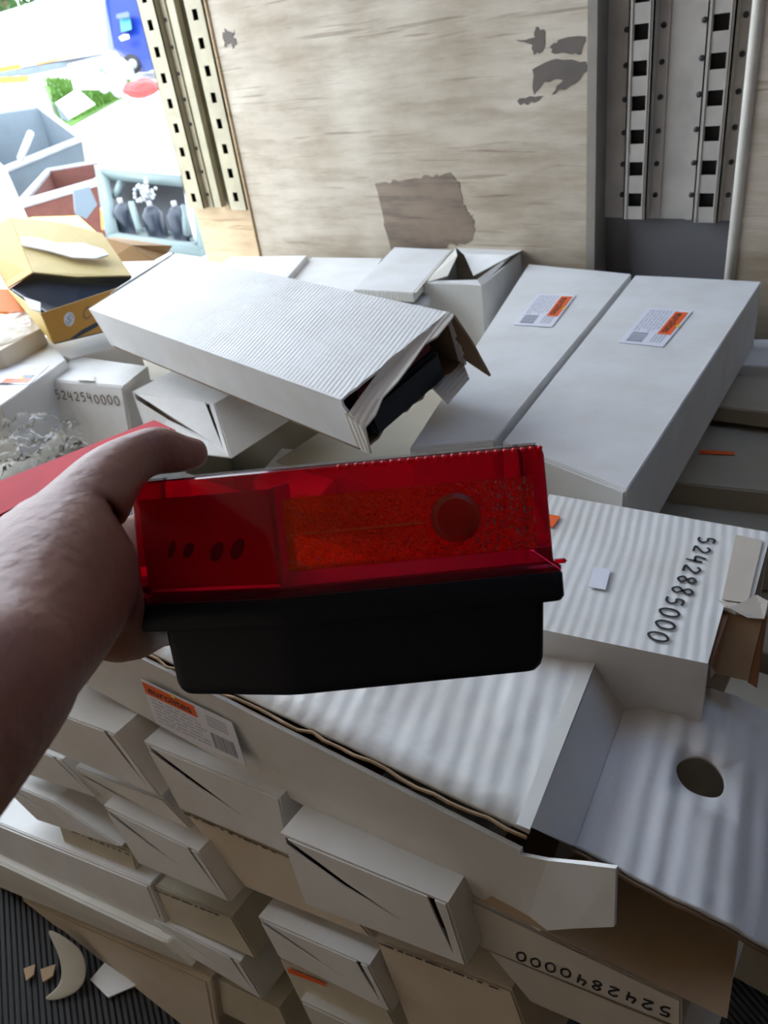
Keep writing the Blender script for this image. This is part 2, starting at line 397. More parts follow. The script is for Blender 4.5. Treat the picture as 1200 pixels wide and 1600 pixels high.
def carton(label, top, h, mat='white', side_mat=None, name='cardboard_box', cat='box', group=None, seam=True, cuts=2, rough=.0015, dn=None, endflap=None):
    """closed carton from its top rectangle: near-left, near-right, far-right, far-left"""
    top = [V(t) for t in top]; dn = V(dn) if dn else V((0, 0, -h)); c = sum(top, V((0, 0, 0)))/4
    base = c+dn
    t = thing(name, label, cat, base, group)
    hexa('carton_body', [p+dn for p in top]+top, mat, t, .0016, rough, cuts)
    if seam:  # tuck flap folded over the near end
        q = [top[0], top[1], top[1]+dn, top[0]+dn]
        nrm = (top[1]-top[0]).cross(dn).normalized()
        if nrm.dot(V((0, -1, 0))) < 0: nrm = -nrm
        sheet('end_flap', [lerp2(q, .02, .03), lerp2(q, .98, .03), lerp2(q, .97, .93), lerp2(q, .03, .93)], .0025, side_mat or mat, t, nrm, .0)
    return t

def end_box(label, q, off=None, depth=.30, mat='white', slits='LR', group='carton ends in the front of the stack', open_=.0, flapmat=None):
    """a carton seen end on in the stack: q = TL,TR,BR,BL of the end; flaps with slits over a dark recess"""
    q = [V(p) for p in q]; d = V((-.05, 1, .0)).normalized()
    n = -d; c = (q[2]+q[3])/2
    t = thing('cardboard_box', label, 'box', c+d*depth/2, group)
    th = .004
    bm = bmesh.new()
    q2 = [p+d*depth for p in q]
    # sleeve: four walls of the carton around its hollow end
    ins = [lerp2(q, .025, .04), lerp2(q, .975, .04), lerp2(q, .975, .96), lerp2(q, .025, .96)]
    ins2 = [p+d*.02 for p in ins]
    O = [bm.verts.new(p) for p in q]; I = [bm.verts.new(p) for p in ins]; I2 = [bm.verts.new(p) for p in ins2]; B = [bm.verts.new(p) for p in q2]
    for i in range(4):
        j = (i+1) % 4
        bm.faces.new((O[i], O[j], I[j], I[i])); bm.faces.new((I[i], I[j], I2[j], I2[i])); bm.faces.new((O[j], O[i], B[i], B[j]))
    f = bm.faces.new(I2); bm.faces.new(B[::-1])
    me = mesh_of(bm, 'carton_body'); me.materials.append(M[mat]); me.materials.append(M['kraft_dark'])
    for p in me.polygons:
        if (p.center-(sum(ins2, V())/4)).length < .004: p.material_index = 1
    link('carton_body', me, t)
    pts = []
    L = lambda u, v: lerp2(q, u, v)
    pts = [L(.015, .12)]
    if 'L' in slits: pts += [L(.36, .43), L(.70, .64), L(.39, .36), L(.055, .03)]
    else: pts += [L(.02, .02)]
    if 'R' in slits: pts += [L(.895, .02), L(.915, .45), L(.945, .86), L(.948, .45), L(.935, .02)]
    pts += [L(.99, .02), L(.99, .985), L(.01, .985)]
    sheet('end_flap', pts, .0016, flapmat or mat, t, n, .0005)
    return t

# ------------------------------------------------------------------ the truck body (setting)
WY = 1.63
def wall_quad(name, x0, x1, z0, z1, y0, y1, mat, bev=0):
    return struct(box(name, (x0, y0, z0), (x1, y1, z1), mat, None, bev))
struct(box('floor', (-2.2, -.72, .37), (1.6, 1.72, .40), 'ribbed'))
wall_quad('wall_back', -1.835, -.752, .40, 2.75, WY, WY+.09, 'ply')
wall_quad('wall_back_right', -.452, 1.6, .40, 2.75, WY, WY+.09, 'ply')
wall_quad('wall_back_outer_skin', -2.2, 1.6, .40, 2.75, WY+.09, WY+.11, 'backing')
wall_quad('trim_1', -2.172, -1.84, .40, 1.095, WY+.055, WY+.09, 'ply_warm')
wall_quad('trim_2', -2.185, -1.835, 1.095, 2.75, WY+.055, WY+.09, 'steel')
wall_quad('trim_3', -.752, -.452, .40, 1.083, WY+.055, WY+.09, 'backing')
wall_quad('trim_7', -.752, -.452, 1.083, 2.75, WY+.046, WY+.09, 'steel2')
wall_quad('wall_near_unseen', -2.2, 1.6, .40, 2.75, -.75, -.72, 'interior')  # unseen near side wall, added to shape the daylight
wall_quad('wall_end', 1.6, 1.63, .40, 2.75, -.75, 1.74, 'interior_dark')
mR, ntR, pR = base_mat('added_translucent_roof'); ntR.nodes.remove(pR)
tR = N(ntR, 'ShaderNodeBsdfTranslucent'); tR.inputs[0].default_value = (.31, .35, .42, 1); ntR.links.new(tR.outputs[0], ntR.nodes['Material Output'].inputs[0]); M['added_roof'] = mR
struct(box('added_door', (-2.25, -.75, .40), (-2.2, -.10, 2.75), 'interior'))  # unseen half door, added to keep daylight off the carton fronts
struct(box('ceiling_added_strip', (-2.2, .95, 2.75), (1.63, 1.74, 2.752), 'added_roof'))  # unseen translucent strip, added to bring some daylight in from above
struct(box('ceiling_near', (-2.2, -.75, 2.75), (1.63, .95, 2.78), 'interior'))
def rounded_post(name, x, y, r, z0, z1, mat):
    bm = bmesh.new(); tube(bm, [(x, y, z0), (x, y, z1)], r, 14); return struct(link(name, mesh_of(bm, name, True), None, mat))
M['trim_white'] = plain('chalky_white_edge_trim', (.70, .67, .60), .5, var=.15)
rounded_post('trim_4', -.458, WY+.002, .011, .40, 2.75, 'trim_white')
box_t = struct(box('trim_5', (-.768, WY-.004, .40), (-.748, WY+.06, 2.75), 'post'))
struct(box('trim_6', (-1.844, WY-.006, .40), (-1.836, WY+.055, 2.75), 'ply_warm', None, .002))

def rail(label, x, w, z0, z1, holes, mat, fl=.022, hs=(.024, .026), dep=.022, y=WY+.045):
    """lashing rail: raised hat section with square holes between two drilled flanges"""
    t = thing('lashing_rail', label, 'rail', (x, y, z0), 'lashing rails on the truck wall')
    bm = bmesh.new(); x0, x1 = x-w/2, x+w/2; hx0, hx1 = x-hs[0]/2, x+hs[0]/2; yf = y-dep
    zs = [z0]
    for h in sorted(holes): zs += [h-hs[1]/2, h+hs[1]/2]
    zs.append(z1)
    def q(xa, xb, za, zb, ya, yb): add_hexa(bm, [(xa, ya, za), (xb, ya, za), (xb, yb, za), (xa, yb, za), (xa, ya, zb), (xb, ya, zb), (xb, yb, zb), (xa, yb, zb)])
    q(x0, hx0, z0, z1, yf, yf+.003); q(hx1, x1, z0, z1, yf, yf+.003)
    for i in range(0, len(zs), 2): q(hx0, hx1, zs[i], zs[i+1], yf, yf+.003)
    q(x0, x0+.003, z0, z1, yf, y); q(x1-.003, x1, z0, z1, yf, y)
    link('rail_channel', mesh_of(bm, 'rail_channel'), t, mat)
    for s in (-1, 1):
        a = x0-fl if s < 0 else x1
        box('flange', (a, y-.002, z0), (a+fl, y+.008, z1), mat, t)
    for h in sorted(holes):
        if h > 1.78: continue
        for s in (-1, 1):
            xx = (x0-fl/2) if s < 0 else (x1+fl/2); rb = bmesh.new()
            tube(rb, [(xx, y-.005, h+.006), (xx, y+.002, h+.006)], .0052, 8); link('rivet', mesh_of(rb, 'rivet', True), t, 'dark')
    for s in ((-1, 1) if mat == 'steel2' else ()):
        a = x+s*(hs[0]/2+.003); box('pressed_ridge', (a-.0008, yf-.0022, z0), (a+.0008, yf, z1), mat, t)
    box('slot_shade', (x0+.004, y-.001, z0+.004), (x1-.004, y+.001, z1), 'dark', t)  # dark sheet standing in for the shade inside the channel
    return t
zL = [1.125+.0668*i for i in range(24)]
rail('leftmost pale lashing rail with square holes, at the bright doorway edge', -2.115, .075, 1.092, 2.74, zL, 'steel', hs=(.021, .026), y=WY+.04)
rail('second pale lashing rail from the doorway, beside the plywood panel edge', -1.915, .075, 1.09, 2.74, [z+.003 for z in zL], 'steel', hs=(.021, .026), y=WY+.04)
box_m = box('rail_spacer', (-2.03, WY+.025, 1.095), (-2.0, WY+.045, 2.74), 'steel'); tag(box_m, 'narrow pressed steel strip between the two left lashing rails', 'rail')
zR = [1.125+.0605*i for i in range(26)]
rail('grey lashing rail with square holes, left one of the right wall bay', -.672, .05, 1.086, 2.74, zR, 'steel2', hs=(.0285, .0265), y=WY+.045)
rail('grey lashing rail with square holes, right one of the right wall bay', -.525, .05, 1.082, 2.74, zR, 'steel2', hs=(.0285, .0265), y=WY+.045)

def ragged(pts, n=5, amp=.004, seed=1):
    rnd = random.Random(seed); out = []
    for i, p in enumerate(pts):
        a, b = V(p), V(pts[(i+1) % len(pts)])
        for k in range(n):
            q = a.lerp(b, k/n); out.append(q+V((rnd.uniform(-amp, amp), 0, rnd.uniform(-amp, amp))) if k else q)
    return out
def wall_patch(pts, mat, seed, n=4, amp=.003):
    return struct(sheet('wall_back_patch', ragged(pts, n, amp, seed), .0008, mat, None, (0, -1, 0), .0002))
wall_patch([(-1.3504,1.6300,1.1661), (-1.2185,1.6300,1.1786), (-1.1227,1.6300,1.1890), (-1.0922,1.6300,1.1673), (-1.0897,1.6300,1.1168), (-1.0565,1.6300,1.0804), (-1.0675,1.6300,1.0350), (-1.1611,1.6300,1.0112), (-1.3234,1.6300,0.9979)], 'peel', 3, 8, .005)
wall_patch([(-0.8913,1.6300,1.3861), (-0.8359,1.6300,1.3998), (-0.7735,1.6300,1.3899), (-0.7666,1.6300,1.3739), (-0.8081,1.6300,1.3487), (-0.8485,1.6300,1.3363), (-0.8222,1.6300,1.3612), (-0.8655,1.6300,1.3609), (-0.8884,1.6300,1.3389)], 'stain', 5)
wall_patch([(-0.8497,1.6300,1.4234), (-0.8215,1.6300,1.4339), (-0.7738,1.6300,1.4324), (-0.7831,1.6300,1.4029), (-0.8106,1.6300,1.4065), (-0.8471,1.6300,1.4120)], 'stain', 6)
wall_patch([(-0.9277,1.6300,1.4421), (-0.8836,1.6300,1.4422), (-0.8802,1.6300,1.4596), (-0.8605,1.6300,1.4487), (-0.8670,1.6300,1.4160), (-0.8875,1.6300,1.4111), (-0.8898,1.6300,1.4294)], 'stain', 7, 4, .003)
wall_patch([(-0.9299,1.6300,1.3294), (-0.8990,1.6300,1.3371), (-0.8632,1.6300,1.3349), (-0.8873,1.6300,1.3244), (-0.9210,1.6300,1.3215)], 'stain', 8, 4, .003)
wall_patch([(-1.8009,1.6300,1.5452), (-1.7552,1.6300,1.5462), (-1.7620,1.6300,1.5123), (-1.7984,1.6300,1.5099)], 'stain', 9, 5, .010)

# ------------------------------------------------------------------ yard outside
exec_ground = bmesh.new()
def gz(d): return -.6 if d < 5 else -.6+.085*(d-5)
rings = [2.6, 5, 9, 14, 20, 30, 45, 70]; rr = []
for r in rings:
    rr.append([exec_ground.verts.new((-r*math.cos(a*math.pi/24*1.0-1.2), r*math.sin(a*math.pi/24-1.2), gz(r))) for a in range(25)])
for i in range(len(rr)-1):
    for k in range(24): exec_ground.faces.new((rr[i][k], rr[i][k+1], rr[i+1][k+1], rr[i+1][k]))
M['gravel'] = plain('pale_yard_gravel', (.62, .60, .56), .9, var=.12, scale=3, bump=.5, bscale=20)
struct(link('yard_ground', mesh_of(exec_ground, 'yard_ground'), None, 'gravel'))
def prism(name, pts, ext, mat, parent=None):
    """solid from an outline swept by the vector ext"""
    bm = bmesh.new(); vs = [bm.verts.new(V(p)) for p in pts]; f = bm.faces.new(vs)
    r = bmesh.ops.extrude_face_region(bm, geom=[f])
    for e in r['geom']:
        if isinstance(e, bmesh.types.BMVert): e.co += V(ext)
    return link(name, mesh_of(bm, name), parent, mat)
away = V((-.86, .50, 0))
# white trailer
t = thing('lorry_trailer', 'long white lorry trailer parked across the far yard', 'trailer', (-17.8646,10.9383,1.6687))
prism('trailer_body', [(-21.7328,10.0549,2.9324), (-21.4102,9.3927,1.8010), (-15.9840,11.1909,1.8164), (-16.4244,11.8586,3.0820), (-19.0568,10.8751,2.8872)], away*2.4, 'trailer', t)
prism('chassis_rail', [(-21.2841,9.3259,1.7744), (-21.2520,9.2601,1.6619), (-15.8836,11.0318,1.7086), (-15.9089,11.0838,1.7975)], away*2.2, 'bluegrey', t)
prism('marker_strip', [(-20.1031,10.0768,1.9464), (-20.0751,10.0192,1.8480), (-18.1164,10.5174,1.8230), (-18.1398,10.5655,1.9051)], away*.1, 'yellow', t)
prism('marker_strip', [(-18.0716,10.5806,1.8489), (-18.0582,10.5531,1.8020), (-16.2658,10.7891,1.8366), (-16.2784,10.8151,1.8810)], away*.1, 'orangep', t)
M['amberp'] = plain('orange_yellow_paint', (.75, .33, .01), .5)
for pts, mt, lb in (([(-16.7478,8.9042,1.8352), (-16.2656,9.3543,1.8435), (-16.2251,9.3266,1.7669), (-16.7239,8.8552,1.7514)], 'amberp', 'upper yellow beam at the left end under the white trailer'),
                    ([(-16.4832,8.7008,1.6860), (-15.8768,9.2046,1.6229), (-15.8280,9.1591,1.5163), (-16.4508,8.6343,1.5724)], 'orangep', 'lower orange beam at the left end under the white trailer'),
                    ([(-16.1262,9.1734,1.6676), (-15.1276,9.6266,1.6862), (-15.1093,9.6161,1.6540), (-16.1113,9.1429,1.6156)], 'bluegrey', 'thin grey beam beside the orange ones under the trailer')):
    o = prism('steel_beam', pts, away*.2, mt); tag(o, lb, 'beam', 'beams in the yard')
# blue lorry
t = thing('lorry', 'blue lorry cab standing behind the trailer by the doorway edge', 'lorry', (-20.9011,15.1225,1.3988))
prism('cab', [(-22.3716,16.0735,3.1715), (-21.8651,15.5619,2.0183), (-19.9765,15.1111,1.3271), (-19.6429,15.5118,1.4382), (-20.5024,16.5009,3.5378), (-22.5412,16.4623,3.8144)], away*2.0, 'blue', t)
prism('windscreen', [(-21.5601,15.8276,2.7568), (-21.4060,15.6309,2.3575), (-21.0013,15.6945,2.3715), (-21.1680,15.8786,2.7696)], away*.1, 'skyblue', t)
prism('light_panel', [(-21.3287,15.4447,2.2429), (-21.2469,15.4355,2.1433), (-20.9975,15.5287,2.1718), (-21.0371,15.5704,2.2638), (-21.1488,15.4837,2.2827)], away*.1, 'trailer', t)
prism('trim_band', [(-21.5390,15.7175,2.7929), (-21.5090,15.6560,2.6878), (-21.0394,15.7434,2.6595), (-21.1054,15.8002,2.7981)], away*.05, 'bluegrey', t)
c = V((-20.3693,14.9483,1.5610)); tube_obj('wheel', [c, c+away*.3], .24, 'dark', t, seg=20); tube_obj('hub', [c-away*.03, c], .12, 'rub', t, seg=16)
# tree
bm = bmesh.new()
tc0 = V((-31.3966,18.1888,4.1213))
rnd = random.Random(3)
for i in range(900):
    d = V((rnd.gauss(0, 1), rnd.gauss(0, 1), rnd.gauss(0, .8)))*.85; p = tc0+d+V((0, 0, .3)); s = rnd.uniform(.08, .2)
    a = V((rnd.uniform(-1, 1), rnd.uniform(-1, 1), rnd.uniform(-1, 1))).normalized(); b = a.orthogonal().normalized()
    bm.faces.new([bm.verts.new(p+a*s), bm.verts.new(p+b*s*.6), bm.verts.new(p-a*s), bm.verts.new(p-b*s*.6)])
t = thing('tree', 'green leafy tree showing above the white trailer', 'tree', tc0+V((0, 0, -5)))
link('foliage', mesh_of(bm, 'foliage'), t, 'leaf')
tube_obj('trunk', [tc0+V((0, 0, -4.5)), tc0], .15, 'kraft_dark', t)
# grass
bm = bmesh.new()
for k in range(2600):
    u, v = rnd.random(), rnd.random()
    p = lerp2([(-25.6262,15.3660,1.5134), (-20.7157,15.0025,1.1475), (-18.2305,12.7925,0.8680), (-16.4631,9.9560,0.6100)], u, v)
    h = rnd.uniform(.08, .2); a = rnd.uniform(0, 6.28); dx = V((math.cos(a), math.sin(a), 0))*.03
    bm.faces.new([bm.verts.new(p-dx), bm.verts.new(p+dx), bm.verts.new(p+V((rnd.uniform(-.05, .05), rnd.uniform(-.05, .05), h)))])
g = link('grass_patch', mesh_of(bm, 'grass_patch'), None, 'grass'); tag(g, 'bright green grass growing around the scrap in the yard', 'grass', None, 'stuff')
gq = [(-24.0950,14.3406,1.3580), (-20.4777,14.8189,1.1218), (-18.2305,12.7925,0.8680), (-16.1119,9.7208,0.5729)]
o = sheet('turf', [V(p)+V((0, 0, .02)) for p in gq], .02, 'grass', None, (0, 0, 1)); struct(o)
# white tank, sacks, junk
t = thing('plastic_tank', 'small white plastic tank lying on the grass', 'tank', (-11.1224,6.9522,0.9869))
prism('tank_body', [(-11.3881,6.8885,1.2000), (-11.1922,7.1768,1.3278), (-10.9480,7.2238,1.1183), (-11.1920,6.8920,0.9914)], away*.5, 'trailer', t)
prism('tank_base', [(-11.2824,6.8214,1.1951), (-11.0880,6.8249,0.9884), (-11.0509,6.8291,0.9531), (-11.1685,6.7686,1.0092)], away*.4, 'bluegrey', t)
o = prism('white_crate', [(-13.9668,8.9329,1.6866), (-13.5409,9.3546,1.7223), (-13.4011,9.0676,1.2320), (-13.7711,8.7805,1.2946)], away*.6, 'trailer'); tag(o, 'white square container between the grass and the rubbish heap', 'container')
o = prism('plastic_drum', [(-12.8402,8.8251,1.6600), (-12.7668,8.9109,1.6816), (-12.7064,8.7631,1.4417), (-12.7957,8.6866,1.4482)], away*.3, 'skyblue'); tag(o, 'small teal blue drum by the rubbish heap', 'drum')


SACKS = [((-12.3775,8.7016,1.5790), .17, 'crumpled white sack at the top of the rubbish heap'), ((-12.6099,9.0489,1.4853), .14, 'crumpled white sack at the right of the rubbish heap'),
         ((-12.1110,8.2628,1.3390), .13, 'crumpled white sack at the left foot of the rubbish heap'), ((-11.5204,8.0956,1.2567), .13, 'crumpled white sack at the front foot of the rubbish heap')]
for p, s, lb in SACKS:
    bm = bmesh.new(); bmesh.ops.create_icosphere(bm, subdivisions=3, radius=s)
    for v in bm.verts: v.co = V(p)+v.co+noise.noise_vector(v.co*9+V(p))*s*.5
    o = link('rubbish_sack', mesh_of(bm, 'rubbish_sack'), None, 'rub'); tag(o, lb, 'sack', 'sacks on the rubbish heap')
M['pinkred'] = plain('faded_red_tarp', (.25, .04, .035), .7)
bm = bmesh.new(); bmesh.ops.create_icosphere(bm, subdivisions=3, radius=.2)
for v in bm.verts: v.co = V((-11.2408,8.3059,1.2016))+V((v.co.x*1.4, v.co.y*1.4, v.co.z*.6))+noise.noise_vector(v.co*8)*.05
o = link('tarpaulin', mesh_of(bm, 'tarpaulin'), None, 'pinkred'); tag(o, 'crumpled faded red tarpaulin on the ground by the doorway edge', 'tarpaulin')
# steel skips
def skip(label, rim, depth, mat, lip='rub'):
    t = thing('waste_skip', label, 'skip', sum([V(p) for p in rim], V())/4-V((0, 0, depth)))
    rim = [V(p) for p in rim]; c = sum(rim, V())/4
    bm = bmesh.new(); n = 4; low = [c.lerp(p, .86)-V((0, 0, depth)) for p in rim]
    rin = [c.lerp(p, .965) for p in rim]; lin = [c.lerp(p, .84)-V((0, 0, depth-.03)) for p in rim]
    A_ = [bm.verts.new(p) for p in rim]; B_ = [bm.verts.new(p) for p in low]; C_ = [bm.verts.new(p) for p in rin]; D_ = [bm.verts.new(p) for p in lin]
    for i in range(4):
        j = (i+1) % 4; bm.faces.new((A_[i], A_[j], B_[j], B_[i])); bm.faces.new((C_[i], D_[i], D_[j], C_[j])); bm.faces.new((A_[i], C_[i], C_[j], A_[j]))
    bm.faces.new(B_); bm.faces.new(D_)
    link('skip_shell', mesh_of(bm, 'skip_shell'), t, mat)
    bm = bmesh.new(); tube(bm, rim+[rim[0]], .03, 6); link('skip_rim', mesh_of(bm, 'skip_rim'), t, lip); return t
skip('blue-grey open steel skip, the larger one at the left edge', [(-7.4812,3.7919,0.8647), (-7.3883,4.6206,0.9865), (-9.6697,5.6176,1.2369), (-10.1990,4.8204,1.2479)], .55, 'bluegrey')
skip('rust red open steel skip in front of the blue-grey one', [(-6.1459,3.1405,0.7258), (-5.8220,3.6441,0.7799), (-6.7838,4.6882,0.7884), (-7.3632,4.1495,0.7809)], .5, 'rust')
o = prism('steel_plate', [(-5.5786,2.8121,1.0455), (-5.5514,2.8332,1.0409), (-5.1388,2.6478,0.7524), (-5.1865,2.6164,0.7671), (-5.3942,2.4891,0.8421)], away*.05, 'rub'); tag(o, 'pale grey steel plate leaning at the left edge', 'plate')
o = prism('wooden_plank', [(-10.4413,5.6501,1.5454), (-10.1269,5.7763,1.3533), (-10.1242,5.7357,1.3024), (-10.4110,5.5880,1.4392), (-10.6122,5.4748,1.5237)], away*.1, 'trailer'); tag(o, 'white plank sticking out over the blue-grey skip', 'plank')
tube_obj_ = tube_obj('steel_bar', [(-6.9611,3.7140,0.9644), (-7.1551,3.9928,1.1261)], .03, 'rub'); tag(tube_obj_, 'short white bar standing in the blue-grey skip', 'bar')
o = prism('grey_cylinder', [(-5.1510,3.0384,0.8488), (-5.0724,3.1170,0.8563), (-5.0027,3.0891,0.7477), (-5.0376,2.9976,0.6775), (-5.1025,2.9677,0.7127)], away*.2, 'bluegrey'); tag(o, 'grey metal sheet beside the teal cage', 'sheet')
o = prism('orange_can', [(-4.6871,2.9097,0.7605), (-4.6634,2.9336,0.7630), (-4.6253,2.8914,0.6719), (-4.6495,2.8506,0.6499)], away*.1, 'orangep'); tag(o, 'small orange can at the foot of the teal cage', 'can')
# teal steel cage with dark gas bottles
t = thing('steel_cage', 'pale teal steel cage holding dark bottles, beside the doorway', 'cage', (-4.1409,2.8109,0.6182))
def bar(a, b, r=.028): tube_obj('cage_bar', [a, b], r, 'teal', t, seg=4)
cA, cB, cC, cD = V((-4.7353,3.0268,0.9510)), V((-4.3058,2.6908,0.6553)), V((-3.5254,2.7244,0.6043)), V((-3.8244,3.0176,0.8967))
bar(cA, cB, .05); bar(cB, cC, .04); bar(cA, cD, .035); bar(cC, cD, .04)
dp = away*.45
bar(cA+dp, cB+dp); bar(cB+dp, cC+dp); bar(cA+dp, cD+dp); bar(cA, cA+dp); bar(cB, cB+dp); bar(cC, cC+dp)
bar(V((-4.5332,3.0144,0.9061)), V((-4.5397,2.9391,0.8243)), .025); bar(V((-4.2682,2.8598,0.8140)), V((-4.0996,2.7500,0.6905)), .025); bar(V((-3.8465,2.9088,0.7923)), V((-3.7476,2.8107,0.6638)), .02)
sheet('cage_back_panel', [cA+dp, cD+dp, cC+dp, cB+dp], .01, 'dark', t, (0, -1, 0))
sheet('cage_top_sheet', [cA+V((0, 0, .03)), cD+V((0, 0, .03)), cD+dp+V((0, 0, .10)), cA+dp+V((0, 0, .10))], .01, 'trailer', t, (0, 0, 1))
M['bottle'] = plain('dark_blue_bottle', (.010, .016, .028), .4)
for p, lb in [(V((-4.3563,2.8483,0.6125)), 'dark gas bottle at the left inside the teal cage'), (V((-4.0781,2.8518,0.5985)), 'dark gas bottle in the middle inside the teal cage'), (V((-3.8761,2.8728,0.5929)), 'dark gas bottle at the right inside the teal cage')]:
    t2 = thing('gas_bottle', lb, 'bottle', p, 'gas bottles in the teal cage')
    tube_obj('bottle_body', [p, p+V((0, 0, .04)), p+V((0, 0, .16)), p+V((0, 0, .20))], .07, 'bottle', t2, [.05, .062, .062, .03], 16)
    tube_obj('valve', [p+V((0, 0, .2)), p+V((0, 0, .235))], .016, 'rub', t2)
bm = bmesh.new()
for k in range(40):
    p = V((-4.0799,2.8548,0.8873))+V((rnd.gauss(0, .035), rnd.gauss(0, .035), rnd.gauss(0, .03))); bmesh.ops.create_icosphere(bm, subdivisions=1, radius=.012, matrix=Matrix.Translation(p))
o = link('wire_tangle', mesh_of(bm, 'wire_tangle'), None, 'rub'); tag(o, 'tangle of pale wire caught on top of the teal cage', 'wire')

# ------------------------------------------------------------------ cartons on the pallet: back rows
UP = (0, 0, 1)
c1top = [(-0.5025,0.8071,1.0000), (-0.3040,0.7590,1.0000), (-0.3802,1.5609,1.0000), (-0.6239,1.5510,1.0000)]
c1 = carton('long smooth white box at the right, its near end above the numbered box', c1top, .13, 'white', rough=.001)
sticker(c1, [(-0.4423,1.3696,1.0000), (-0.4282,1.1944,1.0000), (-0.5023,1.1915,1.0000), (-0.5225,1.3658,1.0000)], UP, q2=(.05, .03, .70, .34))
c2top = [(-0.6121,0.7392,1.0000), (-0.5150,0.8058,1.0000), (-0.6349,1.5577,1.0000), (-0.8895,1.5847,1.0000)]
c2 = carton('long white box with sticker, second from the right, left of the widest one', c2top, .13, 'white')
sticker(c2, [(-0.6828,1.4016,1.0000), (-0.6448,1.2254,1.0000), (-0.7197,1.2172,1.0000), (-0.7621,1.3904,1.0000)], UP, q2=(.05, .03, .70, .34))
# small boxes at the wall
c4t = [(-1.0303,1.3662,1.0100), (-0.8895,1.3800,1.0100), (-0.9392,1.6570,1.0100), (-1.1321,1.6506,1.0100)]
t = thing('cardboard_box', 'small white box with crumpled open top flaps, against the plywood wall', 'box', (sum([V(p) for p in c4t], V())/4)-V((0, 0, .14)))
q = [V(p) for p in c4t]; dn = V((0, 0, -.14))
for i in range(4):
    j = (i+1) % 4; a, b = q[i], q[j]; c = sum(q, V())/4; inn = ((c-(a+b)/2)).normalized()*.004
    hexa('side_panel', [a+dn, b+dn, b+dn+inn, a+dn+inn, a, b, b+inn, a+inn], 'white', t, 0)
hexa('bottom_panel', [p+dn for p in q]+[p+dn+V((0, 0, .004)) for p in q], 'kraft', t, 0)
sheet('top_flap', [q[0], q[1], q[1].lerp(q[2], .75)+V((0, 0, .012)), V((-0.9090,1.3943,1.0180)), V((-1.0021,1.3714,1.0160))], .002, 'white', t, UP)
sheet('top_flap', [q[0], V((-0.9862,1.3990,1.0200)), V((-1.0356,1.5148,1.0300)), V((-1.1252,1.6399,1.0100))], .002, 'grey_card', t, UP)
sheet('top_flap', [q[3], q[2], V((-0.9041,1.5369,1.0300)), V((-0.9662,1.4701,1.0000)), V((-1.0477,1.5595,1.0200))], .002, 'white', t, UP)
c5 = carton('flat white box lid with worn right edge, lying left of the small open box', [(-1.1647,1.2819,1.0150), (-1.0074,1.2966,1.0150), (-1.1189,1.6109,1.0150), (-1.2952,1.6078,1.0150)], .022, 'white_x', seam=False, cuts=0)
hexa('worn_edge', [(-1.0358,1.3328,1.0000), (-1.0285,1.3301,1.0000), (-1.1446,1.6562,1.0000), (-1.1499,1.6554,1.0000), (-1.0050,1.2934,1.0155), (-0.9992,1.2948,1.0155), (-1.1143,1.6126,1.0155), (-1.1195,1.6118,1.0155)], 'torn', c5, 0)
carton('white box with pale lid showing under the worn lid, behind the torn box', [(-1.1648,1.2932,0.9850), (-0.9919,1.3026,0.9850), (-1.0243,1.3831,0.9850), (-1.1902,1.3721,0.9850)], .09, 'white', cuts=0)
carton('pale box at the wall just right of the blue-white one', [(-1.4617,1.3722,0.9850), (-1.1967,1.3320,0.9850), (-1.3384,1.6074,0.9850), (-1.5675,1.5741,0.9850)], .11, 'white', cuts=0)
carton('blue-white box at the wall, leftmost behind the torn box', [(-1.7189,1.2662,1.0000), (-1.4204,1.3059,1.0000), (-1.5513,1.5419,1.0000), (-1.8023,1.4868,1.0000)], .10, 'white', cuts=0)

# ------------------------------------------------------------------ the big tilted torn box with a lamp inside
O_ = V((-1.427, .814, 1.024))
TL0 = [V((-1.427, .814, 1.024)), V((-.657, .688, 1.012)), V((-.622, .899, 1.064)), V((-1.392, 1.025, 1.076))]
TU0 = [V((-1.429, .793, 1.109)), V((-.659, .668, 1.097)), V((-.624, .878, 1.148)), V((-1.394, 1.004, 1.16))]
t3 = thing('cardboard_box', 'tilted long white box with torn open right end, dark lamp inside', 'box', sum(TL0, V())/4)
def wallp(name, a, b, c, d, inn, mat='white_x', th=.004, cuts=0, rough=0):
    a, b, c, d = map(V, (a, b, c, d)); n = V(inn).normalized()*th
    return hexa(name, [a+n, b+n, c+n, d+n, a, b, c, d], mat, t3, .0006, rough, cuts)
e = (TU0[1]-TU0[0]).normalized(); w = (TU0[3]-TU0[0]).normalized(); u = (TU0[0]-TL0[0]).normalized()
def rag_panel(name, a, b, c, d, inn, mat, seed, amp=.014, n=14):
    """panel a-b-c-d whose edge b-c is ragged and torn"""
    rnd = random.Random(seed); a, b, c, d = map(V, (a, b, c, d)); k = V(inn).normalized()*.004
    edge = [b.lerp(c, i/n)+e*(rnd.uniform(-amp, amp) if 0 < i < n else 0) for i in range(n+1)]
    return sheet(name, [a]+edge+[d], .004, mat, t3, k)
rag_panel('top_panel', TU0[0], TU0[1], TU0[2], TU0[3], -u, 'white_x', 3, .003)
rag_panel('front_panel', TU0[0], TU0[1]+e*.0, TL0[1]+e*.02, TL0[0], w, 'white', 4, .006)
rag_panel('back_panel', TU0[3], TU0[2], TL0[2]+e*.01, TL0[3], -w, 'white', 5, .004)
rag_panel('bottom_panel', TL0[0], TL0[1]+e*.0, TL0[2]+e*.0, TL0[3], u, 'kraft_dark', 6, .01)
wallp('left_end_panel', TL0[0], TL0[3], TU0[3], TU0[0], e, 'white')
# left end closure flap peeping out
sheet('end_flap', [TU0[0].lerp(TU0[3], .25)-e*.002, TU0[3]-e*.002, TU0[3]-e*.035-u*.012, TU0[0].lerp(TU0[3], .45)-e*.04-u*.012], .003, 'white', t3, UP)
